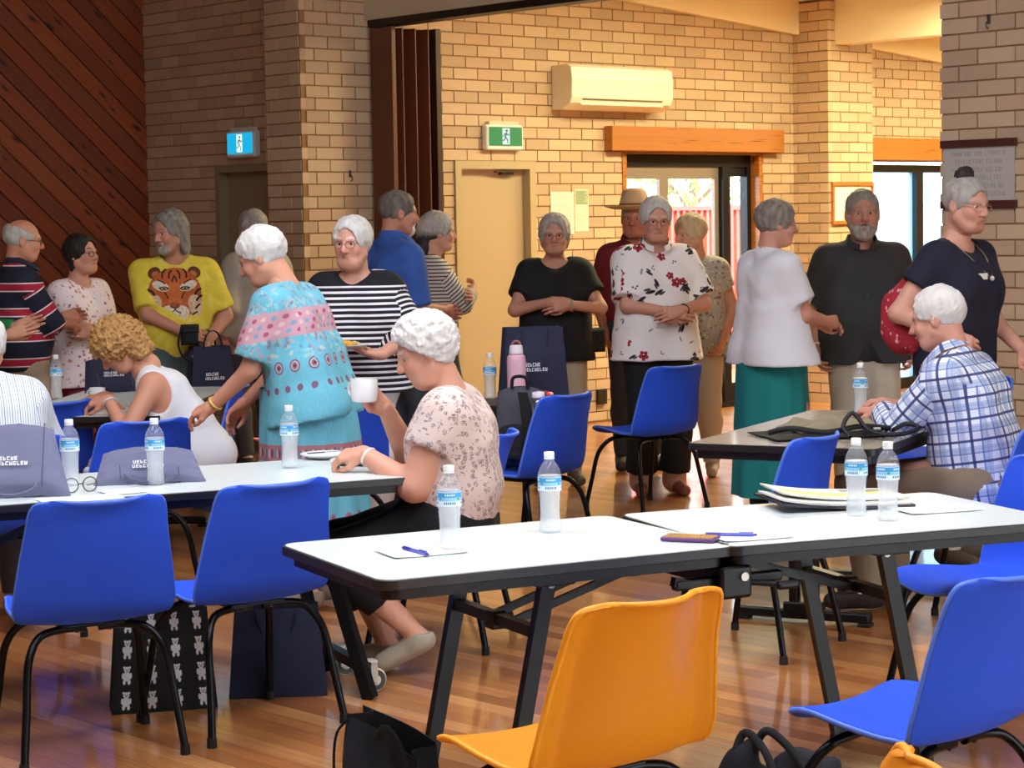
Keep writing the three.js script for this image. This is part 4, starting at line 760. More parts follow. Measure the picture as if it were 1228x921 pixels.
  const dress = (geo, tile = 1) => {                                                     // uv in metres: across and up the torso, along the arm on sleeves
    const q = geo.index ? geo.toNonIndexed() : geo, p = q.attributes.position, nn = q.attributes.normal, uv = new Float32Array(p.count * 2), c = V3(), m = V3(), f = V3();
    for (let i = 0; i < p.count; i += 3) {
      c.set(0, 0, 0); m.set(0, 0, 0); for (let j = 0; j < 3; j++) { c.x += p.getX(i + j) / 3; c.y += p.getY(i + j) / 3; c.z += p.getZ(i + j) / 3; m.x += nn.getX(i + j); m.y += nn.getY(i + j); m.z += nn.getZ(i + j); }
      let best = null, bd = 0.075 * armR;
      for (const u of armU) for (const [a, b, off] of [[u.a, u.b, 0], [u.b, u.c, 0.28]]) { const d = b.clone().sub(a), L = d.length(); d.divideScalar(L); const h = c.clone().sub(a).dot(d); if (h < 0.06 * (off ? 0 : 1) || h > L + 0.05) continue; const e = c.clone().sub(a).addScaledVector(d, -h).length(); if (e < bd) { bd = e; best = [a, d, off]; } }
      for (let j = 0; j < 3; j++) {
        f.set(p.getX(i + j), p.getY(i + j), p.getZ(i + j)); let u, v;
        if (best) { const [a, d, off] = best, w = V3(-d.z, 0, d.x).normalize(), w2 = d.clone().cross(w); f.sub(a); v = 0.41 * k - f.dot(d) - off; u = (Math.abs(m.dot(w)) > Math.abs(m.dot(w2)) ? f.dot(w2) : f.dot(w)) + 0.37; }
        else { f.sub(P0).applyMatrix4(Ri); v = f.y; u = Math.abs(m.clone().applyMatrix4(Ri).x) > 0.8 * Math.abs(m.clone().applyMatrix4(Ri).z) ? f.z + 0.5 : f.x; }
        uv[2 * (i + j)] = u; uv[2 * (i + j) + 1] = v;
      }
    }
    q.setAttribute('uv', new THREE.BufferAttribute(uv, 2)); return q;
  };
  const wrinkle = (amt) => (x, y, z) => amt * (nz(x * 6 + y * 5, y * 10 + 4, z * 6) + 0.45 * nz(x * 13 - y * 9, y * 17, z * 13 + 9));
  const folds = o.folds ?? 0.006;
  if (o.bottom) {
    const b = o.bottom, e = b.e ?? 0.014, l = [];
    if (b.skirt) part(t, b.name ?? 'skirt', skirtGeo(b.skirt, k, P0), b.mat);
    else { for (const n of ['L', 'R']) l.push(...legs(e, n, b.to ?? 1.97)); l.push(...torso(e).filter((q) => q.low)); const up = V3(0, 1, 0).applyMatrix4(R); l.push(plane(A(up), up.dot(P0) + (b.rise ?? (o.seat ? 0.06 : o.top ? Math.min(0.06, (o.top.hem ?? -0.08) + 0.07) : 0.1)) * k)); part(t, b.name ?? 'trousers', dress(meshField(l, 0.012, wrinkle(folds * 0.7))), b.mat); }
  }
  let shirt = null;
  if (o.top) {
    const b = o.top, e = b.e ?? 0.016, l = torso(e), up = V3(0, 1, 0).applyMatrix4(R), sl = b.sleeve ?? 0.7;
    if (b.flare) for (const s of [1, -1]) l.push(cap(T(s * 0.06 * gw, 0.13, 0.0), T(s * (0.07 * g + b.flare * 0.5), b.hem - 0.03, 0.01), 0.1 * gw * k + e, 0.11 * g * k + e + b.flare, 0.06));
    if (sl > 0) for (const n of ['L', 'R']) l.push(...arms(e * (b.sleeveE ?? 1), n, sl));
    l.push(plane(A(up.clone().negate()), -(up.dot(P0) + (b.hem ?? -0.08) * k)));
    const nk = b.neck ?? [0.075, 0.0]; l.push(subP(cap(TB(0, 0.47, 0.005), TB(0, 0.62, 0.03), nk[0] * k, nk[0] * k + 0.02, 0.008)));
    if (nk[1]) l.push(subP(cap(TB(0, 0.46, 0.09 * g), TB(0, 0.46 - nk[1], 0.115 * g + e + bust + 0.02), 0.05, (nk[2] ?? 0.02) + 0.016, 0.012)));
    if (b.notch) l.push(subP(cap(T(0, b.hem - 0.04, 0.185), T(0, b.hem + b.notch, 0.185), 0.1, 0.004, 0.006)));
    if (sl <= 0) for (const s of [1, -1]) l.push(subP(ell(TB(s * (0.215 - (b.cutIn ?? 0)), 0.36, -0.005), [0.07, 0.13, 0.09], 0.012)));
    shirt = l; const tm = part(t, b.name ?? 'top', dress(meshField(l, b.cell ?? 0.0105, wrinkle(folds))), b.mat);
    if (b.collar) { const cg = []; for (const s of [1, -1]) cg.push(sheet(6, 3, (a, q) => { const an2 = lerp(-0.1, 2.75, a) , rr2 = 0.076 + 0.022 * q; const c = V3(...TB(s * Math.sin(an2) * rr2 * (1 - 0.1 * q), 0.522 - 0.03 * q - 0.055 * sstep(1.2, 2.75, an2) * 1 , -Math.cos(an2) * rr2 * 0.95 + 0.012 + 0.03 * sstep(1.4, 2.75, an2))); return [c.x, c.y, c.z, a * 0.2, q * 0.05]; }, 0.004)); part(tm, 'collar', cg, b.mat); }
  }
  if (o.shoes !== undefined) for (const n of ['L', 'R']) {
    const l = [cap(A(an[n].clone().add(V3(0, -0.018, -0.028))), A(toe[n]), 0.042 * k, 0.036 * k, 0.02), cap(A(an[n].clone().add(V3(0, 0.015, -0.012))), A(an[n].clone().add(V3(0, -0.02, 0.0))), 0.04 * k, 0.042 * k, 0.02)];
    if (!o.toe?.[n]) l.push(plane([0, -1, 0], -0.003));
    const cutY = an[n].y + 0.01; l.push(plane([0, 1, 0], cutY)); part(t, 'shoe', meshField(l, 0.008), typeof o.shoes === 'object' ? o.shoes : M(o.shoes, 0.6));
  }
  t.userData.joints = undefined; delete t.userData.joints;
  const front = (x, y, gap = 0.003) => { const p = T(x, y, 0); for (let z = 0.42; z > 0; z -= 0.003) if (evalList(shirt, p[0], p[1], z) < 0) return [p[0], p[1], z + gap]; return [p[0], p[1], 0.15]; };   // a point on the front of the shirt
  return { t, front, T, TB, Tv, sh, el, wr, HM, k, hc, P0, kn, an };
}
// skirt: rings of folds from yt (below the waist) to yb above the floor
function skirtGeo(s, k, P0) {
  const n = 72, m = 16;
  const ring = (a, q) => { const th = a * Math.PI * 2, fo = (s.folds ?? 0.02) * q * Math.sin(th * (s.n ?? 9) + 1.5 * Math.sin(th * 2)) , rx = lerp(s.rx0, s.rx1, Math.pow(q, s.pow ?? 0.7)) + fo, rz = lerp(s.rz0, s.rz1, Math.pow(q, s.pow ?? 0.7)) + fo; return [Math.cos(th) * rx + (s.dx ?? 0) * q, lerp(s.y0, s.y1, q), Math.sin(th) * rz + (s.dz ?? 0) * q + (s.z0 ?? 0), a * 2 * Math.PI * 0.22, lerp(s.y0, s.y1, q) - P0.y]; };
  return sheet(n, m, ring, 0.005);
}
const SKIN = new THREE.MeshPhysicalMaterial({ vertexColors: true, roughness: 0.55, sheen: 0.2, sheenRoughness: 0.5 }), HAIR = new THREE.MeshPhysicalMaterial({ vertexColors: true, roughness: 0.7, sheen: 0.2 }), EYEWHITE = M(0xcdc2b8, 0.25), IRIS = M(0x3c3a34, 0.2);
const cloth = (color, extra = {}) => M(color, 0.85, { bumpMap: weave, bumpScale: 0.0004, ...extra });
const clothTex = (map, extra = {}) => new THREE.MeshPhysicalMaterial({ map, roughness: 0.85, bumpMap: weave, bumpScale: 0.0003, ...extra });
// ---------------------------------------------------------------- prints for the clothes (tile sizes in metres)
const rugby = canvasTex(64, 256, (x, W, H) => { x.fillStyle = '#161a30'; x.fillRect(0, 0, W, H); x.fillStyle = '#efe8e2'; x.fillRect(0, 70, W, 92); x.fillStyle = '#b41f3c'; x.fillRect(0, 82, W, 68); }, 0.14);
const bwStripe = canvasTex(16, 1944, (x, W, H) => { x.fillStyle = '#e9e9ee'; x.fillRect(0, 0, W, H); x.fillStyle = '#12121a'; for (let i = 0; i < 36; i++) x.fillRect(0, i * 54, W, 31); x.fillRect(0, 0, W, H - (0.4 + 0.5) / 0.972 * H); }, 0.1, 0.972); bwStripe.offset.set(0, 0.5 / 0.972);
const thinStripe = canvasTex(32, 128, (x, W, H) => { x.fillStyle = '#cfc8bc'; x.fillRect(0, 0, W, H); x.fillStyle = '#3a3638'; x.fillRect(0, 0, W, 46); }, 0.022);
const pinStripe = canvasTex(256, 256, (x, W, H) => { x.fillStyle = '#e8eef2'; x.fillRect(0, 0, W, H); for (let i = 0; i < 256; i += 16) { x.fillStyle = i % 48 ? '#9fb2c2' : '#6f8aa4'; x.fillRect(i, 0, 5, H); } }, 0.16);
const plaid = canvasTex(256, 256, (x, W, H) => {
  x.fillStyle = '#e3e8f2'; x.fillRect(0, 0, W, H); x.fillStyle = 'rgba(120,150,205,.4)'; x.fillRect(0, 120, W, 90); x.fillRect(120, 0, 90, H);
  x.fillStyle = 'rgba(34,48,104,.8)'; x.fillRect(0, 40, W, 30); x.fillRect(40, 0, 34, H); x.fillStyle = 'rgba(60,84,150,.5)'; x.fillRect(0, 196, W, 14); x.fillRect(196, 0, 16, H); x.fillStyle = 'rgba(150,120,100,.28)'; x.fillRect(0, 150, W, 10); x.fillRect(150, 0, 10, H);
}, 0.085);
const scatter = (bg, n, draw, size, tile, px = 512) => canvasTex(px, px, (x, W, H) => {
  x.fillStyle = bg; x.fillRect(0, 0, W, H);
  for (let i = 0; i < n; i++) { const cx = rnd() * W, cy = rnd() * H, a = rnd() * 6.28, s = size * rr(0.7, 1.25); for (const ox of [0, -W, W]) for (const oy of [0, -H, H]) { if (cx + ox < -80 || cx + ox > W + 80 || cy + oy < -80 || cy + oy > H + 80) continue; x.save(); x.translate(cx + ox, cy + oy); x.rotate(a); draw(x, s, i); x.restore(); } }
}, tile);
const petals = (x, s, c1, c2, n = 5) => { x.fillStyle = c1; for (let i = 0; i < n; i++) { x.beginPath(); x.ellipse(Math.cos(i * 6.283 / n) * s * 0.55, Math.sin(i * 6.283 / n) * s * 0.55, s * 0.55, s * 0.42, i * 6.283 / n, 0, 7); x.fill(); } x.fillStyle = c2; x.beginPath(); x.arc(0, 0, s * 0.33, 0, 7); x.fill(); };
const leaf = (x, s, c) => { x.fillStyle = c; x.beginPath(); x.ellipse(0, 0, s, s * 0.33, 0, 0, 7); x.fill(); };
const poppy = scatter('#edeae6', 58, (x, s, i) => { if (i % 4 === 0) { petals(x, s * 1.25, '#9c1f2e', '#2a1418'); x.fillStyle = '#e8dcd4'; x.beginPath(); x.arc(s * 0.25, s * 0.1, s * 0.22, 0, 7); x.fill(); } else if (i % 4 === 1) { leaf(x, s * 1.3, '#23232b'); x.translate(s * 0.7, s * 0.7); leaf(x, s * 0.9, '#3a3a42'); } else if (i % 4 === 2) leaf(x, s * 0.8, 'rgba(120,122,120,.8)'); else { for (let k = 0; k < 3; k++) { x.fillStyle = '#4a4a50'; x.beginPath(); x.arc(k * s * 0.5, (k % 2) * s * 0.4, s * 0.22, 0, 7); x.fill(); } } }, 18, 0.62);
const pinkFloral = scatter('#ecdfe0', 150, (x, s, i) => { if (i % 3 === 0) petals(x, s, ['#c98ea0', '#b3788e', '#d9a488'][i % 9 / 3 | 0], '#8a5a66'); else if (i % 3 === 1) leaf(x, s, 'rgba(128,120,128,.7)'); else { x.fillStyle = 'rgba(170,110,130,.6)'; x.beginPath(); x.arc(0, 0, s * 0.35, 0, 7); x.fill(); } }, 12, 0.4);
const greyFloral = scatter('#a9a79a', 190, (x, s, i) => { if (i % 3 === 0) petals(x, s, ['#6e6f66', '#d3cfc2', '#8d6f6a'][i % 9 / 3 | 0], '#54544e'); else leaf(x, s, i % 2 ? 'rgba(84,90,78,.8)' : 'rgba(210,206,194,.8)'); }, 13, 0.4);
const paisley = scatter('#dcc9bf', 420, (x, s, i) => { if (i % 3 === 0) { x.strokeStyle = ['#7c6a70', '#8f7468', '#6d6a78'][i % 9 / 3 | 0]; x.lineWidth = 3; x.beginPath(); x.arc(0, 0, s * 0.6, 0, 4.8); x.quadraticCurveTo(-s, -s, -s * 1.2, s * 0.3); x.stroke(); x.fillStyle = '#a58b88'; x.beginPath(); x.arc(0, 0, s * 0.22, 0, 7); x.fill(); } else if (i % 3 === 1) leaf(x, s * 0.8, ['rgba(120,100,104,.75)', 'rgba(160,128,120,.7)'][i % 2]); else { x.fillStyle = 'rgba(92,84,96,.7)'; x.beginPath(); x.arc(0, 0, s * 0.2, 0, 7); x.fill(); } }, 13, 0.34);
const redFloral = scatter('#a51f30', 120, (x, s, i) => { if (i % 2) petals(x, s * 0.8, i % 3 ? '#d99aa0' : '#7a1020', '#e8d0cc'); else leaf(x, s * 0.7, '#5c0f1c'); }, 14, 0.3);
const aqua = canvasTex(512, 2048, (x, W, H) => {
  const Y = (v) => H - (v + 1) / 1.5 * H;                                            // v = metres above the pelvis
  x.fillStyle = '#69b9cc'; x.fillRect(0, 0, W, H);
  for (let i = 0; i < 260; i++) { x.fillStyle = ['rgba(196,150,160,.55)', 'rgba(160,205,215,.6)', 'rgba(120,90,130,.35)', 'rgba(214,190,176,.5)'][i % 4]; x.beginPath(); x.ellipse(rnd() * W, Y(0.14 + rnd() * 0.32), 8 + rnd() * 16, 4 + rnd() * 8, rnd() * 3, 0, 7); x.fill(); }
  for (let i = 0; i < 900; i++) { x.fillStyle = rnd() < 0.5 ? 'rgba(200,235,240,.25)' : 'rgba(40,120,150,.2)'; x.fillRect(rnd() * W, rnd() * H, 3, 10 + rnd() * 20); }
  const band = (v0, v1, c) => { x.fillStyle = c; x.fillRect(0, Y(v1), W, Y(v0) - Y(v1)); };
  band(0.24, 0.35, '#c79aa6'); for (let r = 0; r < 3; r++) for (let i = 0; i < 11; i++) { x.fillStyle = ['#a9566e', '#7d9fb6', '#d9b9b8'][(r + i) % 3]; x.beginPath(); x.ellipse(i * 48 + (r % 2) * 24, Y(0.265 + r * 0.03), 15, 11, 0.7, 0, 7); x.fill(); }
  for (let i = 0; i < 6; i++) { const cx = i * 85 + 43, cy = Y(0.12); for (const [r, c] of [[36, '#9a4b62'], [27, '#7cc2d0'], [19, '#b05a6c'], [9, '#5d2c40']]) { x.fillStyle = c; x.beginPath(); x.ellipse(cx, cy, r * 0.7, r, 0, 0, 7); x.fill(); } }
  for (let i = 0; i < 8; i++) { x.fillStyle = '#8d4a63'; x.beginPath(); x.ellipse(i * 64 + 32, Y(0.03), 14, 20, 0, 0, 7); x.fill(); x.fillStyle = '#3b6f92'; x.beginPath(); x.arc(i * 64 + 32, Y(0.03), 7, 0, 7); x.fill(); }
  band(-0.27, -0.2, '#a8737a'); for (let i = 0; i < 30; i++) { x.fillStyle = ['#6d3d52', '#d0a9a2', '#57889c'][i % 3]; x.beginPath(); x.ellipse(i * 17.1, Y(-0.235), 7, 26, 0, 0, 7); x.fill(); }
  for (const [v, s] of [[-0.38, 0], [-0.5, 32], [-0.62, 0]]) for (let i = 0; i < 6; i++) { const cx = i * 85 + s; x.fillStyle = '#b9627a'; x.beginPath(); x.ellipse(cx, Y(v), 17, 24, 0, 0, 7); x.fill(); x.fillStyle = '#57708c'; x.beginPath(); x.ellipse(cx, Y(v), 8, 12, 0, 0, 7); x.fill(); }
}, 0.42, 1.5); aqua.offset.set(0, 1 / 1.5);
const tiger = canvasTex(768, 768, (x, W, H) => {                                       // 0.8 m square, centred on the chest
  x.fillStyle = '#d9c33a'; x.fillRect(0, 0, W, H);
  for (let i = 0; i < 500; i++) { x.fillStyle = ['rgba(240,225,120,.18)', 'rgba(196,168,40,.16)', 'rgba(225,210,150,.16)'][i % 3]; x.beginPath(); x.ellipse(rnd() * W, rnd() * H, 10 + rnd() * 40, 6 + rnd() * 16, rnd() * 3, 0, 7); x.fill(); }
  x.translate(W / 2, H / 2); x.scale(1.3, 1.3); const el = (cx, cy, a, b, c, r = 0) => { x.fillStyle = c; x.beginPath(); x.ellipse(cx, cy, a, b, r, 0, 7); x.fill(); };
  el(-84, -86, 28, 24, '#5a2c14', -0.5); el(84, -86, 28, 24, '#5a2c14', 0.5); el(-80, -80, 16, 13, '#a8683a', -0.5); el(80, -80, 16, 13, '#a8683a', 0.5);
  el(0, 2, 112, 108, '#a14a1a'); el(0, -18, 92, 86, '#b4571d'); el(0, 10, 34, 66, '#c0662a'); el(-58, -30, 38, 20, '#d8cdbc', 0.35); el(58, -30, 38, 20, '#d8cdbc', -0.35); el(-86, 52, 30, 46, '#cdb394', 0.2); el(86, 52, 30, 46, '#cdb394', -0.2); el(-26, 82, 34, 30, '#ddd2c2'); el(26, 82, 34, 30, '#ddd2c2'); el(0, 104, 26, 16, '#cfc2b0'); el(0, 54, 21, 12, '#6a2c1c'); el(0, 50, 24, 8, '#8a4028');
  for (let i = 0; i < 2600; i++) { const t = rnd() * 6.283, q = Math.sqrt(rnd()), px = Math.cos(t) * q * 112, py = Math.sin(t) * q * 108; x.strokeStyle = ['rgba(70,28,8,.3)', 'rgba(214,140,70,.3)', 'rgba(150,70,24,.35)', 'rgba(240,220,190,.16)'][i % 4]; x.lineWidth = 1.4; x.beginPath(); x.moveTo(px, py); x.lineTo(px * 1.07, py * 1.07 + 3); x.stroke(); }
  x.strokeStyle = '#1d0f08'; x.lineCap = 'round'; const st = (w, ...p) => { x.lineWidth = w; for (const s of [1, -1]) { x.beginPath(); x.moveTo(s * p[0], p[1]); x.quadraticCurveTo(s * p[2], p[3], s * p[4], p[5]); x.stroke(); } };
  st(7, 12, -94, 26, -84, 22, -64); st(7, 36, -100, 54, -90, 50, -66); st(6, 0, -72, 9, -62, 8, -48); st(9, 110, -16, 92, -10, 86, 6); st(9, 112, 14, 98, 20, 92, 32); st(8, 104, 50, 94, 56, 88, 66); st(7, 92, 82, 82, 86, 74, 92); st(4, 0, 66, 2, 78, 24, 84); st(5, 70, -56, 54, -52, 40, -40); st(5, 42, -2, 32, 8, 28, 24); st(6, 26, -20, 40, -30, 62, -22); st(4, 26, -18, 44, -8, 60, -18);
  el(-44, -20, 9, 7, '#b59a3c'); el(44, -20, 9, 7, '#b59a3c'); el(-44, -20, 4.5, 4.5, '#120b06'); el(44, -20, 4.5, 4.5, '#120b06');
}, 0.8, 0.8, true); tiger.offset.set(0.5, 0.5 - 0.275 / 0.8);

// ---------------------------------------------------------------- the people
const HC = { white: 0xdedcd6, silver: 0xb9b6b0, grey: 0x9a948c, dark: 0x14100e, brown: 0x5a4632, blond: 0xc79a5c };
const short = (color, color2, x = {}) => ({ t: 0.016, cut: -0.015, color, color2, ...x });
const pants = (c, x = {}) => ({ mat: cloth(c), ...x });
const at = (x, s, y = 420) => spot(x, y, s);
const people = {};

people.edge = person({ label: 'person in a green long sleeved top clapping at the edge of the group', pos: at(-60, 222), az: 88, h: 1.62, hair: short(HC.grey, HC.white), hands: { L: { p: [0.02, 1.08, 0.36], palm: [-1, 0, 0], curl: 0.12, dir: [0, 0.35, 1] }, R: { p: [-0.06, 1.04, 0.33], palm: [1, 0, 0], curl: 0.12, dir: [0, 0.35, 1] } }, top: { mat: cloth(0x1f7a45), sleeve: 1.9 }, bottom: pants(0x2f7f6a), shoes: 0x222222 });
people.rugby = person({ label: 'bald man with glasses in a navy jersey with red and white bands', pos: at(24, 212), az: 62, h: 1.66, g: 1.14, belly: 0.03, shW: 0.185, skin: 0xc98a6c, hair: { t: 0.006, cut: -0.06, color: HC.silver, color2: HC.grey, bald: true }, glasses: 0x2a2320, head: { yaw: -12, pitch: 4 }, hands: { L: { p: [0.08, 1.1, 0.28] }, R: { p: [-0.02, 1.06, 0.3], palm: [0, -0.3, -1], curl: 0.5, pole: [-0.8, -0.6, -0.3] } }, top: { mat: clothTex(rugby), sleeve: 1.12, hem: -0.12, neck: [0.068, 0], collar: true, e: 0.022 }, bottom: pants(0xbfae94), shoes: 0x3a2a20 });
people.pinkTop = person({ label: 'dark haired woman with glasses and crossed arms in a pale floral blouse', pos: at(98, 204), az: 128, h: 1.555, g: 1.1, bust: 0.015, skin: 0xc99078, brow: HC.dark, hair: { t: 0.016, color: HC.dark, color2: 0x241a16, cut: -0.07, add: [[[0.05, 0, -0.03], [0.045, -0.075, -0.03], 0.035, 0.03], [[-0.05, 0, -0.03], [-0.045, -0.075, -0.03], 0.035, 0.03]], slope: 0.6 }, glasses: 0x241c1c, head: { yaw: 12, pitch: -6 }, hands: { L: { p: [-0.1, 1.0, 0.2], dir: [-1, 0.15, 0.1], palm: [0, 0, -1], pole: [0.7, -0.8, 0.1] }, R: { p: [0.1, 1.03, 0.22], dir: [1, 0.2, 0], palm: [0, 0, -1], pole: [-0.7, -0.8, 0.1] } }, top: { mat: clothTex(pinkFloral), sleeve: 0.75, hem: -0.2, neck: [0.075, 0.1, 0.025], flare: 0.03 }, bottom: pants(0x7a1f3e), shoes: 0x241c1c });
people.tiger = person({ label: 'man with shoulder length grey hair in a yellow tiger print shirt', pos: at(212, 206), az: 172, h: 1.70, g: 1.1, shW: 0.185, skin: 0xb98068, belly: 0.02, brow: 0x6a625a, hair: { t: 0.014, color: 0x5a554e, color2: 0xa9a298, part: 0.012, faceY: -0.03, faceH: 0.115, faceW: 0.07, long: true, slope: 0, add: [[[0.065, 0.02, -0.03], [0.075, -0.11, -0.03], 0.03, 0.028], [[-0.065, 0.02, -0.03], [-0.07, -0.1, -0.03], 0.03, 0.026], [[0, 0, -0.09], [0, -0.11, -0.075], 0.045, 0.05]] }, beard: { color: 0xbab4ac, color2: 0x8a8278, goatee: true }, head: { yaw: -48, pitch: 8 }, hands: { R: { p: [0.05, 1.0, 0.23], dir: [1, -0.15, 0.1], palm: [0, -0.2, -1], curl: 0.6, pole: [-0.9, -0.6, 0.1] }, L: { p: [0.17, 0.93, 0.18], curl: 0.8, dir: [-0.1, -0.8, 0.5], palm: [-1, 0, 0], pole: [0.8, -0.4, -0.5] } }, top: { mat: clothTex(tiger), sleeve: 0.86, hem: -0.1, neck: [0.07, 0], e: 0.02, sleeveE: 1.15 }, bottom: pants(0x4a5a5c), shoes: 0x1c1c1c });
people.curly = person({ label: 'curly blonde woman in a white sleeveless dress writing at the pale table', pos: at(236, 252, 545), az: -98, h: 1.64, seat: 0.55, g: 1.06, bust: 0.012, lean: 20, bend: 22, skin: 0xd69a7c, hair: { t: 0.034, color: HC.blond, color2: 0x8c6434, curl: 0.013, freq: 48, cell: 0.0045, cut: -0.1, slope: 0.2, faceY: -0.05, faceW: 0.066, faceH: 0.1, add: [[[0.05, -0.02, -0.06], [0.05, -0.1, -0.06], 0.05, 0.045], [[-0.05, -0.02, -0.06], [-0.05, -0.1, -0.06], 0.05, 0.045], [[0, 0, -0.1], [0, -0.1, -0.08], 0.05, 0.05]] }, head: { pitch: 42, yaw: 4 }, hands: { L: { p: [0.1, 0.80, 0.40], palm: [-0.4, -1, 0], dir: [-0.4, -0.1, 1], curl: 0.55, pole: [0.9, -0.9, -0.2] }, R: { p: [-0.12, 0.80, 0.42], palm: [0, -1, 0], dir: [0.2, 0, 1], curl: 0.3 } }, feet: { L: [0.1, 0.075, 0.42], R: [-0.1, 0.075, 0.38] }, top: { name: 'dress', mat: cloth(0xe9edf2), sleeve: 0, hem: -0.1, neck: [0.08, 0.05], cutIn: -0.0, e: 0.013 }, bottom: { name: 'dress_skirt', mat: cloth(0xe9edf2), to: 1.25, e: 0.024, rise: 0.12 }, shoes: 0x6a5a4c });
people.beige = person({ label: 'grey haired person in a pale grey jacket by the left door', pos: at(309, 182), az: -35, h: 1.70, g: 1.05, hair: short(0x8c8780, HC.silver), skin: 0xc79880, top: { mat: cloth(0xa9a396), sleeve: 1.8, hem: -0.25, neck: [0.065, 0], e: 0.025 }, bottom: pants(0x3a3a3c), shoes: 0x2a2a2a });
people.aqua = person({ label: 'white haired woman bending forward in an aqua patterned dress', pos: at(372, 288), az: -72, h: 1.62, g: 1.12, bust: 0.015, lean: 10, bend: 12, skin: 0xd09478, hair: { t: 0.017, color: HC.white, color2: HC.silver, cut: -0.022, slope: 0.85 }, head: { pitch: 24, yaw: 6 }, hands: { L: { p: [0.2, 0.86, 0.36], curl: 0.5, palm: [-0.5, -1, 0], dir: [0, -0.3, 1], pole: [0.4, -0.3, -1] }, R: { p: [-0.12, 0.85, 0.36], curl: 0.4, palm: [0.5, -1, 0] } }, top: { name: 'dress', mat: clothTex(aqua), sleeve: 0.85, hem: -0.12, neck: [0.085, 0], e: 0.022, sleeveE: 1.6, flare: 0.03 }, bottom: { name: 'dress_skirt', mat: clothTex(aqua), skirt: { y0: 0.93, y1: 0.36, rx0: 0.205, rx1: 0.26, rz0: 0.19, rz1: 0.225, folds: 0.011, n: 14, z0: 0.02, dz: -0.03, pow: 0.8 } }, shoes: 0x8a7a6a });
people.stripes = person({ label: 'white haired woman with glasses in a black and white striped top holding a plate', pos: at(428, 249), az: 186, h: 1.625, g: 1.2, bust: 0.03, belly: 0.03, skin: 0xd8a088, hair: { t: 0.02, color: HC.white, color2: HC.silver, cut: -0.055, slope: 0.5, curl: 0.006, freq: 24 }, glasses: 0x8a5a5a, faceOpt: { smile: true, chin2: true, faceW: 1.05 }, head: { yaw: -14, pitch: 2 }, hands: { L: { p: [0.16, 0.99, 0.27], palm: [-0.3, 1, 0], dir: [-0.9, 0.1, 0.35], curl: 0.3, pole: [0.9, -0.6, -0.2] }, R: { p: [-0.16, 0.95, 0.24], palm: [0, 1, 0], curl: 0.4 } }, top: { mat: clothTex(bwStripe), sleeve: 0.92, hem: -0.11, neck: [0.08, 0.085, 0.035], flare: 0.03, e: 0.022, sleeveE: 1.3 }, bottom: pants(0xe4e2e2), shoes: 0xd0c8c0 });
people.blue = person({ label: 'tall man with a white goatee in a blue collared shirt seen from behind', pos: at(474, 210), az: 58, h: 1.79, g: 1.12, shW: 0.19, skin: 0xb97e66, hair: { t: 0.009, color: 0x57504a, color2: 0x857c72, cut: -0.05, slope: 0.4 }, beard: { color: 0xe0dcd4, goatee: true }, head: { yaw: -14, pitch: 4 }, hands: { L: { p: [0.05, 1.1, 0.3] }, R: { p: [-0.1, 1.1, 0.27] } }, top: { mat: cloth(0x2f56a4), sleeve: 0.95, hem: -0.14, neck: [0.066, 0], collar: true, e: 0.026 }, bottom: pants(0x39404a), shoes: 0x2a1f18 });
people.sweater = person({ label: 'woman in a thin striped jumper with crossed arms beside the cream door', pos: at(522, 194), az: 82, h: 1.66, g: 1.05, bust: 0.02, skin: 0xc98f78, hair: { t: 0.018, color: 0xa8a29a, color2: 0x1b1614, cut: -0.13, slope: 0.7, add: [[[0, 0.0, -0.09], [0, -0.12, -0.1], 0.05, 0.055]], shift: (x, y, z) => sstep(0.02, -0.04, y) * sstep(0.03, -0.03, z) }, head: { yaw: 6 }, hands: { L: { p: [-0.1, 1.14, 0.2], dir: [-1, 0.2, 0.1], palm: [0, 0, -1], pole: [0.7, -0.8, 0.2] }, R: { p: [0.1, 1.16, 0.24], dir: [0.7, 0.5, 0.4], palm: [0.2, 0, -1], curl: 0.5, pole: [-0.7, -0.8, 0.2] } }, top: { mat: clothTex(thinStripe), sleeve: 1.9, hem: -0.16, neck: [0.068, 0.02], e: 0.02 }, bottom: pants(0x33343a), shoes: 0x222222 });
people.eater = person({ label: 'white haired woman in a paisley blouse eating at the castor table', pos: at(541, 337, 622), az: -84, h: 1.63, seat: 0.565, g: 1.2, bust: 0.035, belly: 0.03, lean: -16, bend: 28, skin: 0xd59c82, armR: 1.25, bodyCell: 0.011, hair: { t: 0.03, color: HC.white, color2: HC.silver, curl: 0.007, freq: 42, cell: 0.0045, cut: -0.012, slope: 0.95, up: 1.15, faceY: -0.05 }, faceOpt: { chin2: true, neckW: 0.86 }, head: { pitch: 20, yaw: 14 }, hands: { L: { p: [0.1, 0.795, 0.29], palm: [-0.5, -1, 0.1], dir: [-0.1, -0.05, 1], curl: 0.6, pole: [0.5, -0.9, -0.5] }, R: { p: [-0.09, 0.935, 0.24], palm: [0.9, 0.1, -0.2], dir: [0.15, 0.5, 0.5], curl: 0.75, pole: [-0.6, -1, -0.2] } }, feet: { L: [0.09, 0.15, 0.12], R: [-0.08, 0.075, 0.25] }, toe: { L: [0, -0.62, 0.75] }, top: { mat: clothTex(paisley), sleeve: 0.48, hem: -0.17, neck: [0.085, 0.06, 0.03], e: 0.018, sleeveE: 1.5, cell: 0.009 }, bottom: pants(0x0e0e11, { to: 1.6, e: 0.02 }), shoes: 0xa9a08c });
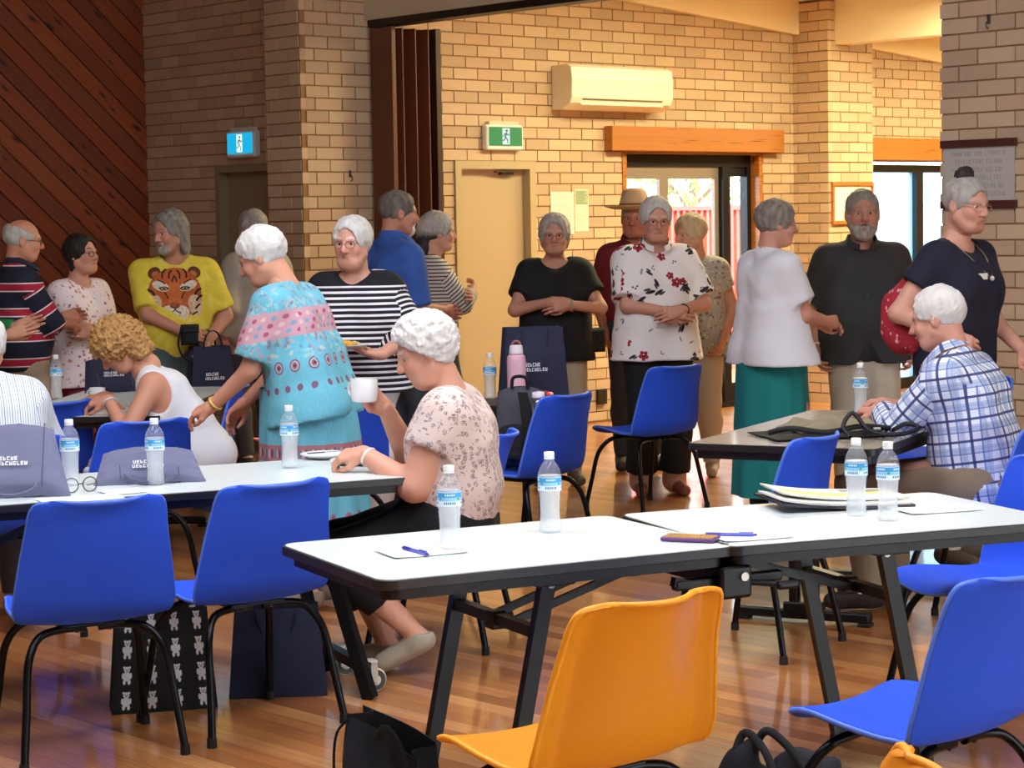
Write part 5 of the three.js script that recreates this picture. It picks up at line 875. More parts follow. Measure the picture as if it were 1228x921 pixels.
people.blackTop = person({ label: 'grey haired woman in a black top with hands joined, before the brick wall', pos: at(667, 197), az: 178, h: 1.63, g: 1.12, bust: 0.025, belly: 0.02, skin: 0xc08a72, hair: { t: 0.022, color: 0xb0aaa2, color2: 0x8a847c, curl: 0.006, freq: 26, cut: -0.075, slope: 0.5, add: [[[0.06, 0, -0.02], [0.06, -0.06, -0.02], 0.03, 0.026], [[-0.06, 0, -0.02], [-0.06, -0.06, -0.02], 0.03, 0.026]] }, glasses: 0x7a3f38, faceOpt: { smile: true, faceW: 1.05 }, head: { yaw: -4, pitch: 2 }, hands: { L: { p: [0.06, 1.1, 0.23], dir: [-0.9, -0.05, 0.2], palm: [0, -0.3, -1], curl: 0.35, pole: [0.9, -0.6, -0.1] }, R: { p: [-0.04, 1.12, 0.22], dir: [0.9, -0.1, 0.2], palm: [0, -0.2, -1], curl: 0.4, pole: [-0.9, -0.6, -0.1] } }, top: { mat: cloth(0x0c0c0f), sleeve: 0.62, hem: -0.16, neck: [0.088, 0.045, 0.05], e: 0.02, flare: 0.02, sleeveE: 1.4 }, bottom: pants(0xa8987c), shoes: 0x4a3a2e });
people.hat = person({ label: 'man in a straw hat and dark red shirt behind the poppy blouse woman', pos: at(763, 186), az: 176, h: 1.73, skin: 0xa86a54, hair: { t: 0.006, color: HC.grey, cut: -0.03 }, head: { yaw: -16 }, top: { mat: cloth(0x6a0f1c), sleeve: 0.9, neck: [0.066, 0], collar: true, e: 0.024 }, bottom: pants(0x2d2f36), shoes: 0x241c18 });
people.poppy = person({ label: 'white haired woman with glasses in a white blouse printed with red poppies', pos: at(787, 206), az: 172, h: 1.72, g: 1.14, bust: 0.02, belly: 0.02, skin: 0xc9927a, hair: { t: 0.02, color: 0xc9c5be, color2: 0xa8a39c, cut: -0.03, slope: 0.5 }, glasses: 0x8a4f48, faceOpt: { smile: true }, head: { yaw: -2, pitch: 6 }, hands: { L: { p: [0.1, 1.08, 0.25], dir: [-0.9, -0.15, 0.2], palm: [0, -0.3, -1], curl: 0.3, pole: [0.7, -0.7, -0.2] }, R: { p: [0.03, 1.07, 0.24], dir: [0.9, -0.05, 0.2], palm: [0, -0.3, -1], curl: 0.45, pole: [-0.9, -0.6, -0.1] } }, top: { mat: clothTex(poppy), sleeve: 0.85, hem: -0.17, neck: [0.07, 0.11, 0.022], e: 0.024, flare: 0.03, collar: true, sleeveE: 1.6 }, bottom: pants(0x0b0b0d, { e: 0.025, to: 1.85 }), cuff: 0.07, shoes: 0x8a4a3a });
people.greyTop = person({ label: 'woman in a grey green floral top standing behind the poppy blouse woman', pos: at(833, 192), az: 196, h: 1.62, g: 1.05, skin: 0xc08a70, hair: { t: 0.018, color: 0xc2ac86, color2: 0x9a8a70, cut: -0.06, slope: 0.5 }, head: { yaw: -40, pitch: 6 }, hands: { L: { p: [0.2, 0.86, 0.1], curl: 0.4 }, R: { p: [-0.1, 1.0, 0.2] } }, top: { mat: clothTex(greyFloral), sleeve: 0.45, hem: -0.16, neck: [0.075, 0.02], flare: 0.03 }, bottom: pants(0xc0b29a, { e: 0.02 }), shoes: 0xb8a890 });
people.teal = person({ label: 'woman with short grey hair in a white shirt and long teal skirt', pos: at(925, 222), az: 66, h: 1.685, g: 1.12, bust: 0.02, skin: 0xc9907a, hair: { t: 0.018, color: 0x6e655a, color2: 0xa8a096, cut: -0.06, slope: 0.45 }, head: { yaw: -14, pitch: 4 }, hands: { R: { p: [-0.08, 1.03, 0.31], dir: [0.4, -0.05, 0.9], palm: [0.4, 0, -0.8], curl: 0.5, pole: [-0.6, -0.9, -0.4] }, L: { p: [0.06, 1.02, 0.33], curl: 0.5, palm: [0, -0.4, -1], dir: [-0.5, 0, 0.9] } }, top: { mat: cloth(0xe6e8ee), sleeve: 0.72, hem: -0.13, neck: [0.07, 0.0], e: 0.024, flare: 0.06, sleeveE: 1.2 }, bottom: { mat: cloth(0x0f7f80), skirt: { y0: 0.87, y1: 0.1, rx0: 0.205, rx1: 0.225, rz0: 0.18, rz1: 0.205, folds: 0.012, n: 10, pow: 1 } }, shoes: 0x3a2f28 });
people.beard = person({ label: 'bearded man with his mouth open in a dark grey button shirt', pos: at(1034, 212), az: 179, h: 1.715, g: 1.24, belly: 0.05, shW: 0.186, skin: 0xb07a64, headK: 1.12, brow: 0x7a7068, hair: { t: 0.007, color: 0x8a837b, color2: 0x5c564f, cut: -0.03, faceH: 0.118 }, beard: { color: 0xa8a29a, color2: 0x78726a, len: 1.15, open: true }, faceOpt: { mouth: 'open' }, head: { yaw: -4, pitch: -2 }, hands: { L: { p: [0.27, 0.86, 0.06], curl: 0.5 }, R: { p: [-0.27, 0.86, 0.06], curl: 0.5 } }, top: { mat: cloth(0x2c2c2f), sleeve: 0.9, hem: -0.18, notch: 0.13, flare: 0.02, neck: [0.068, 0.03], e: 0.026, collar: true, sleeveE: 1.2 }, bottom: pants(0xb5aa98, { e: 0.022, rise: 0.0 }), shoes: 0x3a2a20 });
people.bun = person({ label: 'woman with a dark hair bun, glasses and a navy top walking to the right', pos: at(1150, 264), az: 136, h: 1.77, g: 1.06, bust: 0.02, skin: 0xcb947e, hair: { t: 0.009, color: 0xa59f98, color2: 0x7c766f, cut: -0.05, slope: 0.5, faceH: 0.115 }, glasses: 0xb89a86, faceOpt: {}, head: { yaw: -6, pitch: 6 }, hands: { R: { p: [-0.2, 1.06, 0.1], dir: [0.3, -0.4, 0.8], palm: [0.6, -0.2, -0.4], curl: 0.6, pole: [-0.55, -0.5, -0.7] }, L: { p: [0.12, 0.98, 0.26], curl: 0.5 } }, top: { mat: cloth(0x12142a), sleeve: 0.5, hem: -0.18, neck: [0.085, 0.07, 0.04], e: 0.016, sleeveE: 1.5 }, bottom: pants(0xd8d2c8), shoes: 0x6a5a4a });
people.plaid = person({ label: 'white haired man in a blue and white plaid shirt sitting with his back turned', pos: at(1176, 300, 562), az: -60, h: 1.75, seat: 0.56, g: 1.16, belly: 0.02, shW: 0.185, lean: 8, bend: 10, bodyCell: 0.011, skin: 0xcf9580, hair: { t: 0.012, color: HC.white, color2: 0xc0bcb6, cut: -0.012, slope: 0.42, faceH: 0.125, faceY: -0.015 }, head: { pitch: 12, yaw: 4 }, hands: { L: { p: [-0.02, 0.80, 0.42], palm: [0, -1, 0], dir: [-0.3, 0, 1], curl: 0.4, pole: [0.9, -0.5, -0.3] }, R: { p: [-0.2, 0.80, 0.4], palm: [0, -1, 0], curl: 0.4 } }, feet: { L: [0.12, 0.075, 0.42], R: [-0.12, 0.075, 0.4] }, top: { mat: clothTex(plaid), sleeve: 1.85, hem: -0.13, neck: [0.072, 0], e: 0.024, collar: true, cell: 0.0095 }, bottom: pants(0x8f7c62, { e: 0.024 }), shoes: 0x2f2620 });
people.pin = person({ label: 'person in a pale blue pinstripe shirt sitting with back turned at the castor table', pos: at(-6, 302, 590), az: -22, h: 1.62, seat: 0.56, g: 1.16, lean: 10, bend: 12, hair: short(HC.white, HC.silver), hands: { L: { p: [0.16, 0.8, 0.36] }, R: { p: [-0.16, 0.8, 0.36] } }, feet: { L: [0.12, 0.075, 0.4], R: [-0.12, 0.075, 0.4] }, top: { mat: clothTex(pinStripe), sleeve: 1.2, hem: -0.13, neck: [0.07, 0], e: 0.03 }, bottom: pants(0x4a4a52), shoes: 0x2a2a2a });
// ---------------------------------------------------------------- things on tables, floor and in hands
const onTable = (x, y) => onLevel(x, y, TH + 0.001);
// drinking water bottles
const bottleLabel = canvasTex(256, 64, (x, W, H) => {
  x.fillStyle = '#dff1fa'; x.fillRect(0, 0, W, H); x.fillStyle = '#3f9fdc'; x.fillRect(0, 2, W, 22); x.fillStyle = '#8fcdee'; x.fillRect(0, 24, W, 16); x.fillStyle = '#2c5f9a';
  for (let q = 6; q < W; q += 64) { for (let i = 0; i < 6; i++) x.fillRect(q + i * 7, 44, 4, 11); } x.fillStyle = '#f4fbff'; for (let q = 10; q < W; q += 64) for (let i = 0; i < 5; i++) x.fillRect(q + i * 7, 8, 4, 9); x.fillStyle = '#58b070'; for (let q = 0; q < W; q += 64) { x.beginPath(); x.arc(q + 56, 30, 6, 0, 7); x.fill(); }
}, 0, 0);
const clearPet = new THREE.MeshPhysicalMaterial({ color: 0xfafdff, roughness: 0.1, transmission: 0.9, thickness: 0, ior: 1.3, specularIntensity: 0.8 });
const water = new THREE.MeshPhysicalMaterial({ color: 0xffffff, roughness: 0.3, transmission: 0.72, thickness: 0, ior: 1.33 });
const bodyPts = (() => { const p = [[0.0005, 0.004], [0.018, 0.002], [0.027, 0.0], [0.0305, 0.006]]; for (let i = 0; i < 8; i++) { const y = 0.012 + i * 0.0125, w = 0.0312 - 0.0022 * Math.sin(i / 7 * Math.PI); p.push([w, y], [w - 0.0016, y + 0.006]); } p.push([0.0325, 0.113], [0.033, 0.118], [0.033, 0.158], [0.032, 0.165], [0.0285, 0.178], [0.021, 0.192], [0.0145, 0.2], [0.0125, 0.205], [0.0125, 0.212]); return p; })();
const bottleGeo = { shell: lathe(bodyPts, 32), water: lathe([[0.0005, 0.006], ...bodyPts.slice(2, -6).map(([r, y]) => [Math.max(0.0005, r - 0.0022), y + 0.003]), [0.0285, 0.161], [0.0005, 0.161]], 28), label: new THREE.CylinderGeometry(0.0334, 0.0334, 0.038, 32, 1, true).translate(0, 0.138, 0), cap: lathe([[0.0005, 0.226], [0.0135, 0.226], [0.0148, 0.2245], [0.0148, 0.2115], [0.0135, 0.2105], [0.0005, 0.2105]], 20), ring: tor(0.0138, 0.0018, 0, 0, 0, 6, 20).rotateX(Math.PI / 2).translate(0, 0.2075, 0) };
function bottle(x, y, label, h = TH) {
  const t = thing('water_bottle', label, 'bottle', onLevel(x, y, h + 0.001), rr(0, 6), 'plastic water bottles');
  part(t, 'bottle_wall', bottleGeo.shell, clearPet); part(t, 'water', bottleGeo.water, water); part(t, 'paper_label', bottleGeo.label, new THREE.MeshStandardMaterial({ map: bottleLabel, roughness: 0.5, side: THREE.DoubleSide })); part(t, 'cap', bottleGeo.cap, M(0xf4f6f4, 0.4)); part(t, 'neck_ring', bottleGeo.ring, M(0xf0f2f2, 0.4));
}
bottle(540, 659, 'water bottle standing on the white sheet with the pen');
bottle(660, 638, 'water bottle alone on the left half of the folding table');
bottle(1027, 618, 'water bottle next to the dark magazine pile on the folding table');
bottle(1065, 624, 'water bottle on the folding table beside the loose white sheet');
bottle(85, 582, 'water bottle between the spectacles and the slumped tote on the castor table');
bottle(187, 581, 'water bottle in front of the folded tote on the castor table');
bottle(348, 561, 'water bottle near the food plates on the castor table');
bottle(68, 478, 'water bottle on the pale table before the dark haired woman with crossed arms');
bottle(588, 478, 'water bottle standing next to the tall pink flask');
bottle(1032, 497, 'water bottle on the grey pedestal table before the bearded man');

// papers, pens, phone
function paper(x, y, w, d, turn, label, name = 'paper_sheet', h = TH, c = 0xf3f6f4) { const t = thing(name, label, 'paper', onLevel(x, y, h + 0.0012), rad(turn)); part(t, 'sheet', sheet(6, 6, (a, b) => [(a - 0.5) * w, 0.0015 + 0.0025 * Math.pow(Math.abs(a - 0.5) * 2, 3), (0.5 - b) * d], 0.0006), M(c, 0.8)); return t; }
paper(505, 662, 0.21, 0.15, 24, 'white sheet under the pen on the left half of the folding table');
paper(897, 643, 0.21, 0.16, 20, 'white sheet beside the phone on the folding table');
paper(1122, 611, 0.24, 0.15, 18, 'white sheet by the magazine pile on the folding table');
paper(96, 599, 0.26, 0.14, 25, 'white sheet under the spectacles on the castor table');
paper(148, 590, 0.14, 0.12, 30, 'small white sheet beside the folded tote on the castor table');
paper(148, 491, 0.3, 0.2, -10, 'white sheet on which the curly haired woman writes');
function pen(x, y, az, label, h = TH) {
  const t = thing('ballpoint_pen', label, 'pen', onLevel(x, y, h + 0.008), rad(90 - az), 'blue pens'), blue = M(0x2a2f9c, 0.3);
  part(t, 'barrel', rodG([-0.055, 0, 0], [0.06, 0, 0], 0.0052, 12), M(0x5c60c8, 0.25)); part(t, 'grip', rodG([-0.07, 0, 0], [-0.03, 0, 0], 0.0058, 12), blue); part(t, 'tip', cyl(0.001, 0.0045, 0.016, 0, 0, 0, 10).rotateZ(Math.PI / 2).translate(-0.077, 0, 0), M(0xb8b8b8, 0.3, { metalness: 0.8 })); part(t, 'clip', box(0.04, 0.002, 0.004, 0.04, 0.007, 0), blue); part(t, 'button', rodG([0.06, 0, 0], [0.07, 0, 0], 0.003, 8), blue);
}
pen(499, 661, 150, 'blue pen on the white sheet next to the single water bottle'); pen(877, 641, 100, 'blue pen on the white sheet beside the phone');
{ const t = thing('smartphone', 'bronze smartphone lying near the table joint', 'phone', onTable(828, 648), rad(-22)); part(t, 'case', rbox(0.15, 0.011, 0.075, 0.005, 0, 0.006, 0), M(0x6a3f7a, 0.4)); part(t, 'screen', rbox(0.142, 0.001, 0.068, 0.0004, 0, 0.0121, 0), M(0x8a6a3c, 0.12, { clearcoat: 1 })); }
{ // magazines
  const t = thing('folder', 'black folder at the bottom of the magazine pile', 'folder', onTable(1000, 606), rad(12)); part(t, 'cover', sheet(10, 6, (a, b) => [(a - 0.5) * 0.42, 0.006 + 0.022 * Math.pow(1 - a, 3), (0.5 - b) * 0.25], 0.008), M(0x17171f, 0.45)); part(t, 'pages', sheet(10, 6, (a, b) => [(a - 0.5) * 0.4, 0.012 + 0.026 * Math.pow(1 - a, 3), (0.5 - b) * 0.23], 0.006), M(0xd8d8d0, 0.8));
  const map = canvasTex(256, 160, (x, W, H) => { x.fillStyle = '#ece7d6'; x.fillRect(0, 0, W, H); x.fillStyle = '#e6d83a'; x.fillRect(10, 80, 150, 40); x.fillRect(180, 60, 60, 30); x.fillStyle = '#58708c'; x.fillRect(150, 10, 96, 50); x.fillStyle = '#b9c4cc'; x.fillRect(14, 10, 110, 50); x.fillStyle = '#3c4858'; for (let i = 0; i < 5; i++) x.fillRect(20, 126 + i * 6, 90 + rnd() * 100, 2); }, 0, 0);
  const m = thing('magazine', 'colourful magazine with yellow panels on top of the black folder', 'magazine', onTable(1000, 603).add(V3(0, 0.02, 0)), rad(10)); part(m, 'cover', sheet(10, 6, (a, b) => [(a - 0.5) * 0.4, 0.004 + 0.03 * Math.pow(1 - a, 3), (0.5 - b) * 0.22], 0.003), new THREE.MeshStandardMaterial({ map, roughness: 0.4 }));
  part(m, 'pages', sheet(10, 6, (a, b) => [(a - 0.5) * 0.395, 0.0 + 0.03 * Math.pow(1 - a, 3), (0.5 - b) * 0.215], 0.004), M(0xe8e6de, 0.8));
}
function spectacles(pos, turn, label, color, s = 1) { const t = thing('spectacles', label, 'glasses', pos, turn); for (const q of [1, -1]) { const r = part(t, 'rim', tor(0.024 * s, 0.0022, q * 0.032 * s, 0.024 * s, 0, 6, 22), M(color, 0.35)); part(r, 'lens', new THREE.CircleGeometry(0.023 * s, 20).translate(q * 0.032 * s, 0.024 * s, 0), paneMat); part(t, 'temple', rodG([q * 0.058 * s, 0.026 * s, 0], [q * 0.062 * s, 0.006, -0.12 * s], 0.002, 6), M(color, 0.35)); } part(t, 'bridge', rodG([-0.009 * s, 0.028 * s, 0], [0.009 * s, 0.028 * s, 0], 0.002, 6), M(color, 0.35)); }
spectacles(onTable(97, 590), rad(30), 'thin framed spectacles folded on the castor table', 0x4a4a44);
// plates and food
const china = M(0xf2f4f4, 0.25, { clearcoat: 0.5 });
function plate(pos, r, label, name = 'plate') { const t = thing(name, label, 'plate', pos, 0); part(t, 'dish', lathe([[0.0005, 0.004], [r * 0.6, 0.004], [r * 0.7, 0.008], [r * 0.97, 0.017], [r, 0.018], [r, 0.0155], [r * 0.7, 0.004], [r * 0.55, 0.0], [0.0005, 0.0]], 36), china); return t; }
function lumps(t, name, n, r, col, y, spread, sd) { for (let i = 0; i < n; i++) { const a = i * 2.4 + sd, q = spread * Math.sqrt((i + 0.5) / n), g = sph(r, 0, 0, 0, 12, 9), P = g.attributes.position; for (let j = 0; j < P.count; j++) { const f = 1 + 0.28 * nz(P.getX(j) * 90 + i * 3, P.getY(j) * 90 + sd, P.getZ(j) * 90); P.setXYZ(j, P.getX(j) * f * 1.2, P.getY(j) * f * 0.7, P.getZ(j) * f); } g.computeVertexNormals(); part(t, name, g.translate(Math.cos(a) * q, y + r * 0.45 + (i % 3) * r * 0.3, Math.sin(a) * q), M(col[i % col.length], 0.7)); } }
{ const p1 = onTable(430, 556), t1 = plate(p1, 0.105, 'white plate with pieces of food in front of the eating woman'); const f1 = thing('food_pieces', 'pale yellow food pieces on the plate of the eating woman', 'food', p1.clone().add(V3(0.02, 0.006, -0.02)), 0); lumps(f1, 'piece', 9, 0.016, [0xe6d68a, 0xf0e6b8, 0xd9b860, 0xefe9d8], 0.0, 0.05, 1);
  plate(onTable(392, 549), 0.1, 'empty white plate beside the full one on the castor table'); const k = thing('knife', 'small steel knife on the empty white plate', 'cutlery', onTable(388, 549).add(V3(0, 0.02, 0)), 0.5); part(k, 'blade', rbox(0.09, 0.0015, 0.014, 0.0006, 0.05, 0.001, 0), M(0x9a9a9a, 0.25, { metalness: 0.9 })); part(k, 'handle', rbox(0.07, 0.005, 0.012, 0.002, -0.03, 0.001, 0), M(0x77777a, 0.3, { metalness: 0.9 })); }
function mug(pos, turn, label, r = 0.042, h = 0.08) { const t = thing('mug', label, 'mug', pos, turn); part(t, 'cup', lathe([[0.0005, 0.002], [r * 0.8, 0], [r * 0.92, 0.006], [r, h * 0.4], [r, h], [r * 0.93, h], [r * 0.92, h * 0.4], [r * 0.8, 0.009], [0.0005, 0.009]], 30), china); part(t, 'handle', tor(h * 0.3, 0.005, 0, 0, 0, 8, 20).scale(0.8, 1, 1).translate(r + h * 0.12, h * 0.52, 0), china); return t; }
mug(onTable(117, 484), 2.6, 'white mug beside the writing hands of the curly haired woman', 0.04, 0.08);

// bags
function pillow(w, h, t, bend = 0, sag = 0, taper = 1) {                                         // a soft flat bag, standing in the xy plane with its bottom at y = 0
  const side = (s) => grid(16, 16, (a, b) => { const x = 2 * a - 1, y = 2 * b - 1, f = Math.pow(Math.max(0, 1 - x * x * x * x), 0.5) * Math.pow(Math.max(0, 1 - y ** 6), 0.5); return [(s > 0 ? x : -x) * w / 2 * (1 - 0.06 * b * sag) * lerp(1, taper, b), b * h - 0.012 * sag * (1 - b) * nz(x * 3, 1, s) - 0.03 * sag * b * (x * x), s * t * f * (1 - 0.35 * b) + bend * b * b + 0.006 * nz(x * 4 + s, y * 4, s * 3)]; });
  return [side(1), side(-1)];
}
function totePanels(w, h, d, taper = 0.85) {                                           // open-topped bag with gussets; front faces +z
  const wall = (fn) => sheet(10, 10, fn, 0.004), tp = (b) => lerp(1, taper, b), bl = (a, b) => 0.022 * Math.sin(a * Math.PI) * Math.sin(Math.min(1, b * 1.15) * Math.PI * 0.9) + 0.006 * nz(a * 5, b * 5, w * 20);
  return { front: wall((a, b) => [(a - 0.5) * w * tp(b), b * h, d / 2 * lerp(1, 0.75, b) + bl(a, b)]), back: wall((a, b) => [(0.5 - a) * w * tp(b), b * h, -d / 2 * lerp(1, 0.75, b) - bl(a, b)]), left: wall((a, b) => [-w / 2 * tp(b) + 0.02 * Math.sin(a * Math.PI) * b, b * h, (a - 0.5) * d * lerp(1, 0.75, b)]), right: wall((a, b) => [w / 2 * tp(b) - 0.02 * Math.sin(a * Math.PI) * b, b * h, (0.5 - a) * d * lerp(1, 0.75, b)]), base: rbox(w * 0.98, 0.006, d * 0.96, 0.002, 0, 0.004, 0) };
}
function strap(w, h, y0, z, drop, lean = 0) { return sheet(24, 2, (a, b) => { const th = a * Math.PI, x = -Math.cos(th) * w / 2, y = y0 + Math.sin(th) * h * (drop ? -1 : 1); return [x, y + (b - 0.5) * 0.003, z + (b - 0.5) * 0.022 + lean * Math.sin(th)]; }, 0.003); }
function tote(pos, turn, w, h, d, label, mat, o = {}) {
  const t = thing('tote_bag', label, 'bag', pos, turn), p = totePanels(w, h, d, o.taper), bm = mat;
  part(t, 'front_panel', p.front, o.print || bm); part(t, 'back_panel', p.back, o.print || bm); part(t, 'gusset', p.left, bm); part(t, 'gusset', p.right, bm); part(t, 'base', p.base, bm);
  part(t, 'handle', strap(w * 0.4, o.handle ?? 0.16, h - 0.01, d * 0.36 + 0.012, o.drop, o.lean ?? 0), o.strapMat || bm); part(t, 'handle', strap(w * 0.4, o.handle ?? 0.16, h - 0.01, -d * 0.36 - 0.012, o.drop && !o.backUp, o.lean ?? 0), o.strapMat || bm);
  if (o.logo) part(t, 'printed_words', sheet(8, 3, (a, b) => [(a - 0.5) * 0.13 + (o.lx ?? 0), h * (o.ly ?? 0.5) + (b - 0.5) * 0.05, d / 2 * 0.9 + 0.03], 0.001), new THREE.MeshStandardMaterial({ map: o.logo, transparent: true, alphaTest: 0.5, roughness: 0.8 }));
  return t;
}
const words = canvasTex(256, 96, (x, W, H) => { x.clearRect(0, 0, W, H); x.fillStyle = '#e9edf2'; for (const [y, n, q0] of [[8, 6, 14], [54, 9, 6]]) for (let i = 0; i < n; i++) { const q = q0 + i * 26; x.fillRect(q, y, 6, 34); if (i % 2) x.fillRect(q, y, 20, 7); if (i % 3) x.fillRect(q, y + 14, 18, 6); x.fillRect(q, y + 27, 20, 7); if (i % 4 === 0) x.fillRect(q + 14, y, 6, 34); } }, 0, 0, true);
const greyBag = cloth(0x6a6d88), navyBag = cloth(0x23263f), darkBag = cloth(0x17181f), blackBag = cloth(0x101015);
function softBag(pos, turn, tilt, w, h, t, label, mat, logo, taper = 0.85) {
  const o = thing('tote_bag', label, 'bag', pos, turn), tl = (g) => g.rotateX(tilt);
  part(o, 'body', pillow(w, h, t, 0.02, 1, taper).map(tl), mat); 
  part(o, 'handle', tl(sheet(24, 2, (a, b) => { const th = a * Math.PI; return [-Math.cos(th) * w * 0.22, 0.02 - Math.sin(th) * 0.05, t + 0.006 + (b - 0.5) * 0.02]; }, 0.003)), mat);
  part(o, 'seam', tl(mergeGeometries([box(0.004, h * 0.9, 0.002, -w * 0.26, h * 0.5, t * 0.93), box(0.004, h * 0.9, 0.002, w * 0.26, h * 0.5, t * 0.93)])), M(0x4c4f66, 0.9));
  if (logo) part(o, 'printed_words', tl(sheet(8, 3, (a, b) => [(a - 0.5) * 0.12, h * 0.4 + (b - 0.5) * 0.045, t * 0.82 + 0.012], 0.001)), new THREE.MeshStandardMaterial({ map: words, transparent: true, alphaTest: 0.5, roughness: 0.8 }));
}
softBag(onTable(14, 597), rad(8), -0.8, 0.38, 0.3, 0.04, 'slumped grey tote bag with white words at the end of the castor table', greyBag, true, 0.72);
softBag(onTable(180, 580), rad(12), -0.95, 0.38, 0.17, 0.024, 'folded grey tote bag lying behind the middle water bottle on the castor table', greyBag, true);
softBag(onTable(140, 470), rad(20), -0.9, 0.34, 0.26, 0.03, 'dark tote bag lying on the pale table behind the white mug', navyBag, true);
{ const t = thing('tote_bag', 'crumpled khaki and black tote bag lying flat on the grey pedestal table', 'bag', onTable(985, 522), rad(14));
  const lump = (w, d, y, a, q) => sheet(26, 20, (u, v) => { const x = u - 0.5, z = v - 0.5, e = Math.min(1, 6 * Math.min(u, 1 - u, v, 1 - v)); return [x * w + 0.02 * nz(v * 4, q, 1), y + e * Math.abs(a * (0.6 + nz(u * 3 + q, v * 3, 2) + 0.6 * nz(u * 8, v * 7, q))), -z * d + 0.02 * nz(u * 4, q, 5)]; }, 0.004);
  part(t, 'lining', lump(0.5, 0.34, 0.006, 0.018, 3), M(0x15151a, 0.8)); part(t, 'body', lump(0.36, 0.27, 0.02, 0.04, 8).translate(0.05, 0.004, -0.03), cloth(0x8d8368)); part(t, 'strap', tube([[-0.26, 0.03, 0.1], [-0.2, 0.05, 0.16], [-0.05, 0.03, 0.17], [0.1, 0.045, 0.15], [0.24, 0.03, 0.12]], 0.011, 40), M(0x101014, 0.7)); }
tote(onLevel(640, 478, TH + 0.001).add(V3(0, 0, -0.06)), rad(10), 0.33, 0.35, 0.14, 'navy tote bag standing on the narrow dark table behind the pink flask', navyBag, { drop: true, handle: 0.2, logo: words, ly: 0.45 });
const bears = canvasTex(256, 256, (x, W, H) => { x.fillStyle = '#0d0d10'; x.fillRect(0, 0, W, H); for (let r = 0; r < 4; r++) for (let i = 0; i < 4; i++) { const cx = i * 64 + 32, cy = r * 64 + 30; x.fillStyle = '#d3d5d8'; const el = (a, b, c, d) => { x.beginPath(); x.ellipse(cx + a, cy + b, c, d, 0, 0, 7); x.fill(); }; el(0, -13, 8, 8); el(-7, -19, 3, 3); el(7, -19, 3, 3); el(0, 4, 10, 12); el(-10, 2, 3, 8); el(10, 2, 3, 8); el(-6, 18, 4, 7); el(6, 18, 4, 7); x.fillStyle = '#1a1a1e'; el(-3, -14, 1.3, 1.3); el(3, -14, 1.3, 1.3); el(0, -10, 2, 1.4); } }, 0.5, 0.5);
{ const b2 = bears.clone(); b2.repeat.set(1.0, 1.0); b2.needsUpdate = true; const t = tote(onLevel(196, 847, 0.001), rad(14), 0.345, 0.34, 0.15, 'black bag printed with rows of white teddy bears on the floor', blackBag, { print: clothTex(b2), handle: 0.13 }); part(t, 'green_tag', rbox(0.01, 0.05, 0.03, 0.004, -0.152, 0.13, 0.05), M(0x2fae4a, 0.6)); }
tote(onLevel(334, 830, 0.001), rad(6), 0.33, 0.3, 0.16, 'plain dark navy tote bag on the floor beside the teddy bear bag', cloth(0x141a36), { handle: 0.1, drop: true });
{ const t = thing('tote_bag', 'dark open bag on the floor beside the leg of the folding table', 'bag', onLevel(470, 962, 0), rad(-24)), m = cloth(0x20232f);
  part(t, 'front_panel', sheet(12, 10, (a, b) => [lerp(-0.1, 0.12, a) , b * lerp(0.25, 0.15, a), 0.09 - 0.03 * b + 0.02 * Math.sin(a * 5 + b * 3)], 0.004), m); part(t, 'back_panel', sheet(12, 10, (a, b) => [lerp(0.12, -0.1, a), b * lerp(0.17, 0.26, a), -0.07 + 0.03 * b - 0.015 * Math.sin(a * 4)], 0.004), m); part(t, 'gusset', sheet(8, 10, (a, b) => [-0.1 + 0.05 * Math.sin(a * Math.PI) * b, b * 0.255, lerp(-0.07 + 0.03 * b, 0.09 - 0.03 * b + 0.02 * Math.sin(b * 3), a)], 0.004), M(0x0b0c12, 0.9)); part(t, 'gusset', sheet(8, 10, (a, b) => [0.12 - 0.04 * Math.sin(a * Math.PI) * b, b * 0.16, lerp(0.09 - 0.03 * b + 0.02 * Math.sin(5 + b * 3), -0.07 + 0.03 * b, a)], 0.004), M(0x0b0c12, 0.9)); part(t, 'base', rbox(0.22, 0.006, 0.16, 0.002, 0.01, 0.004, 0.01), m);
  part(t, 'handle', tube([[0.0, 0.2, 0.075], [0.03, 0.23, 0.09], [0.08, 0.19, 0.11], [0.11, 0.1, 0.12]], 0.012, 30), M(0x0e0f15, 0.9)); part(t, 'handle', tube([[-0.1, 0.24, 0.06], [-0.13, 0.2, 0.07], [-0.14, 0.05, 0.07], [-0.135, 0.01, 0.06]], 0.004, 30), M(0x0e0f15, 0.9)); }
{ const p = spot(930, 905, 468); p.y = 0; const t = thing('tote_bag', 'slumped black soft bag on the floor between the yellow and blue chairs', 'bag', p, rad(-14));
  part(t, 'body', meshField([ell([0, 0.09, 0], [0.16, 0.1, 0.085], 0.04), ell([0.07, 0.14, 0.0], [0.1, 0.1, 0.07], 0.05), cap([-0.1, 0.16, 0], [-0.05, 0.27, 0.01], 0.055, 0.02, 0.03), cap([0.02, 0.2, 0.02], [0.14, 0.21, 0], 0.035, 0.03, 0.03), plane([0, -1, 0], -0.002)], 0.009, (x, y, z) => 0.02 * nz(x * 12, y * 8, z * 12)), cloth(0x14151f));
  part(t, 'handle', tube([[-0.06, 0.23, 0.02], [-0.02, 0.295, 0.03], [0.03, 0.27, 0.05], [0.1, 0.19, 0.08]], 0.011, 30), cloth(0x0c0d12)); part(t, 'handle', tube([[-0.11, 0.2, 0.03], [-0.08, 0.28, 0.0], [-0.02, 0.25, 0.06], [0.02, 0.16, 0.1]], 0.011, 30), cloth(0x0c0d12)); }
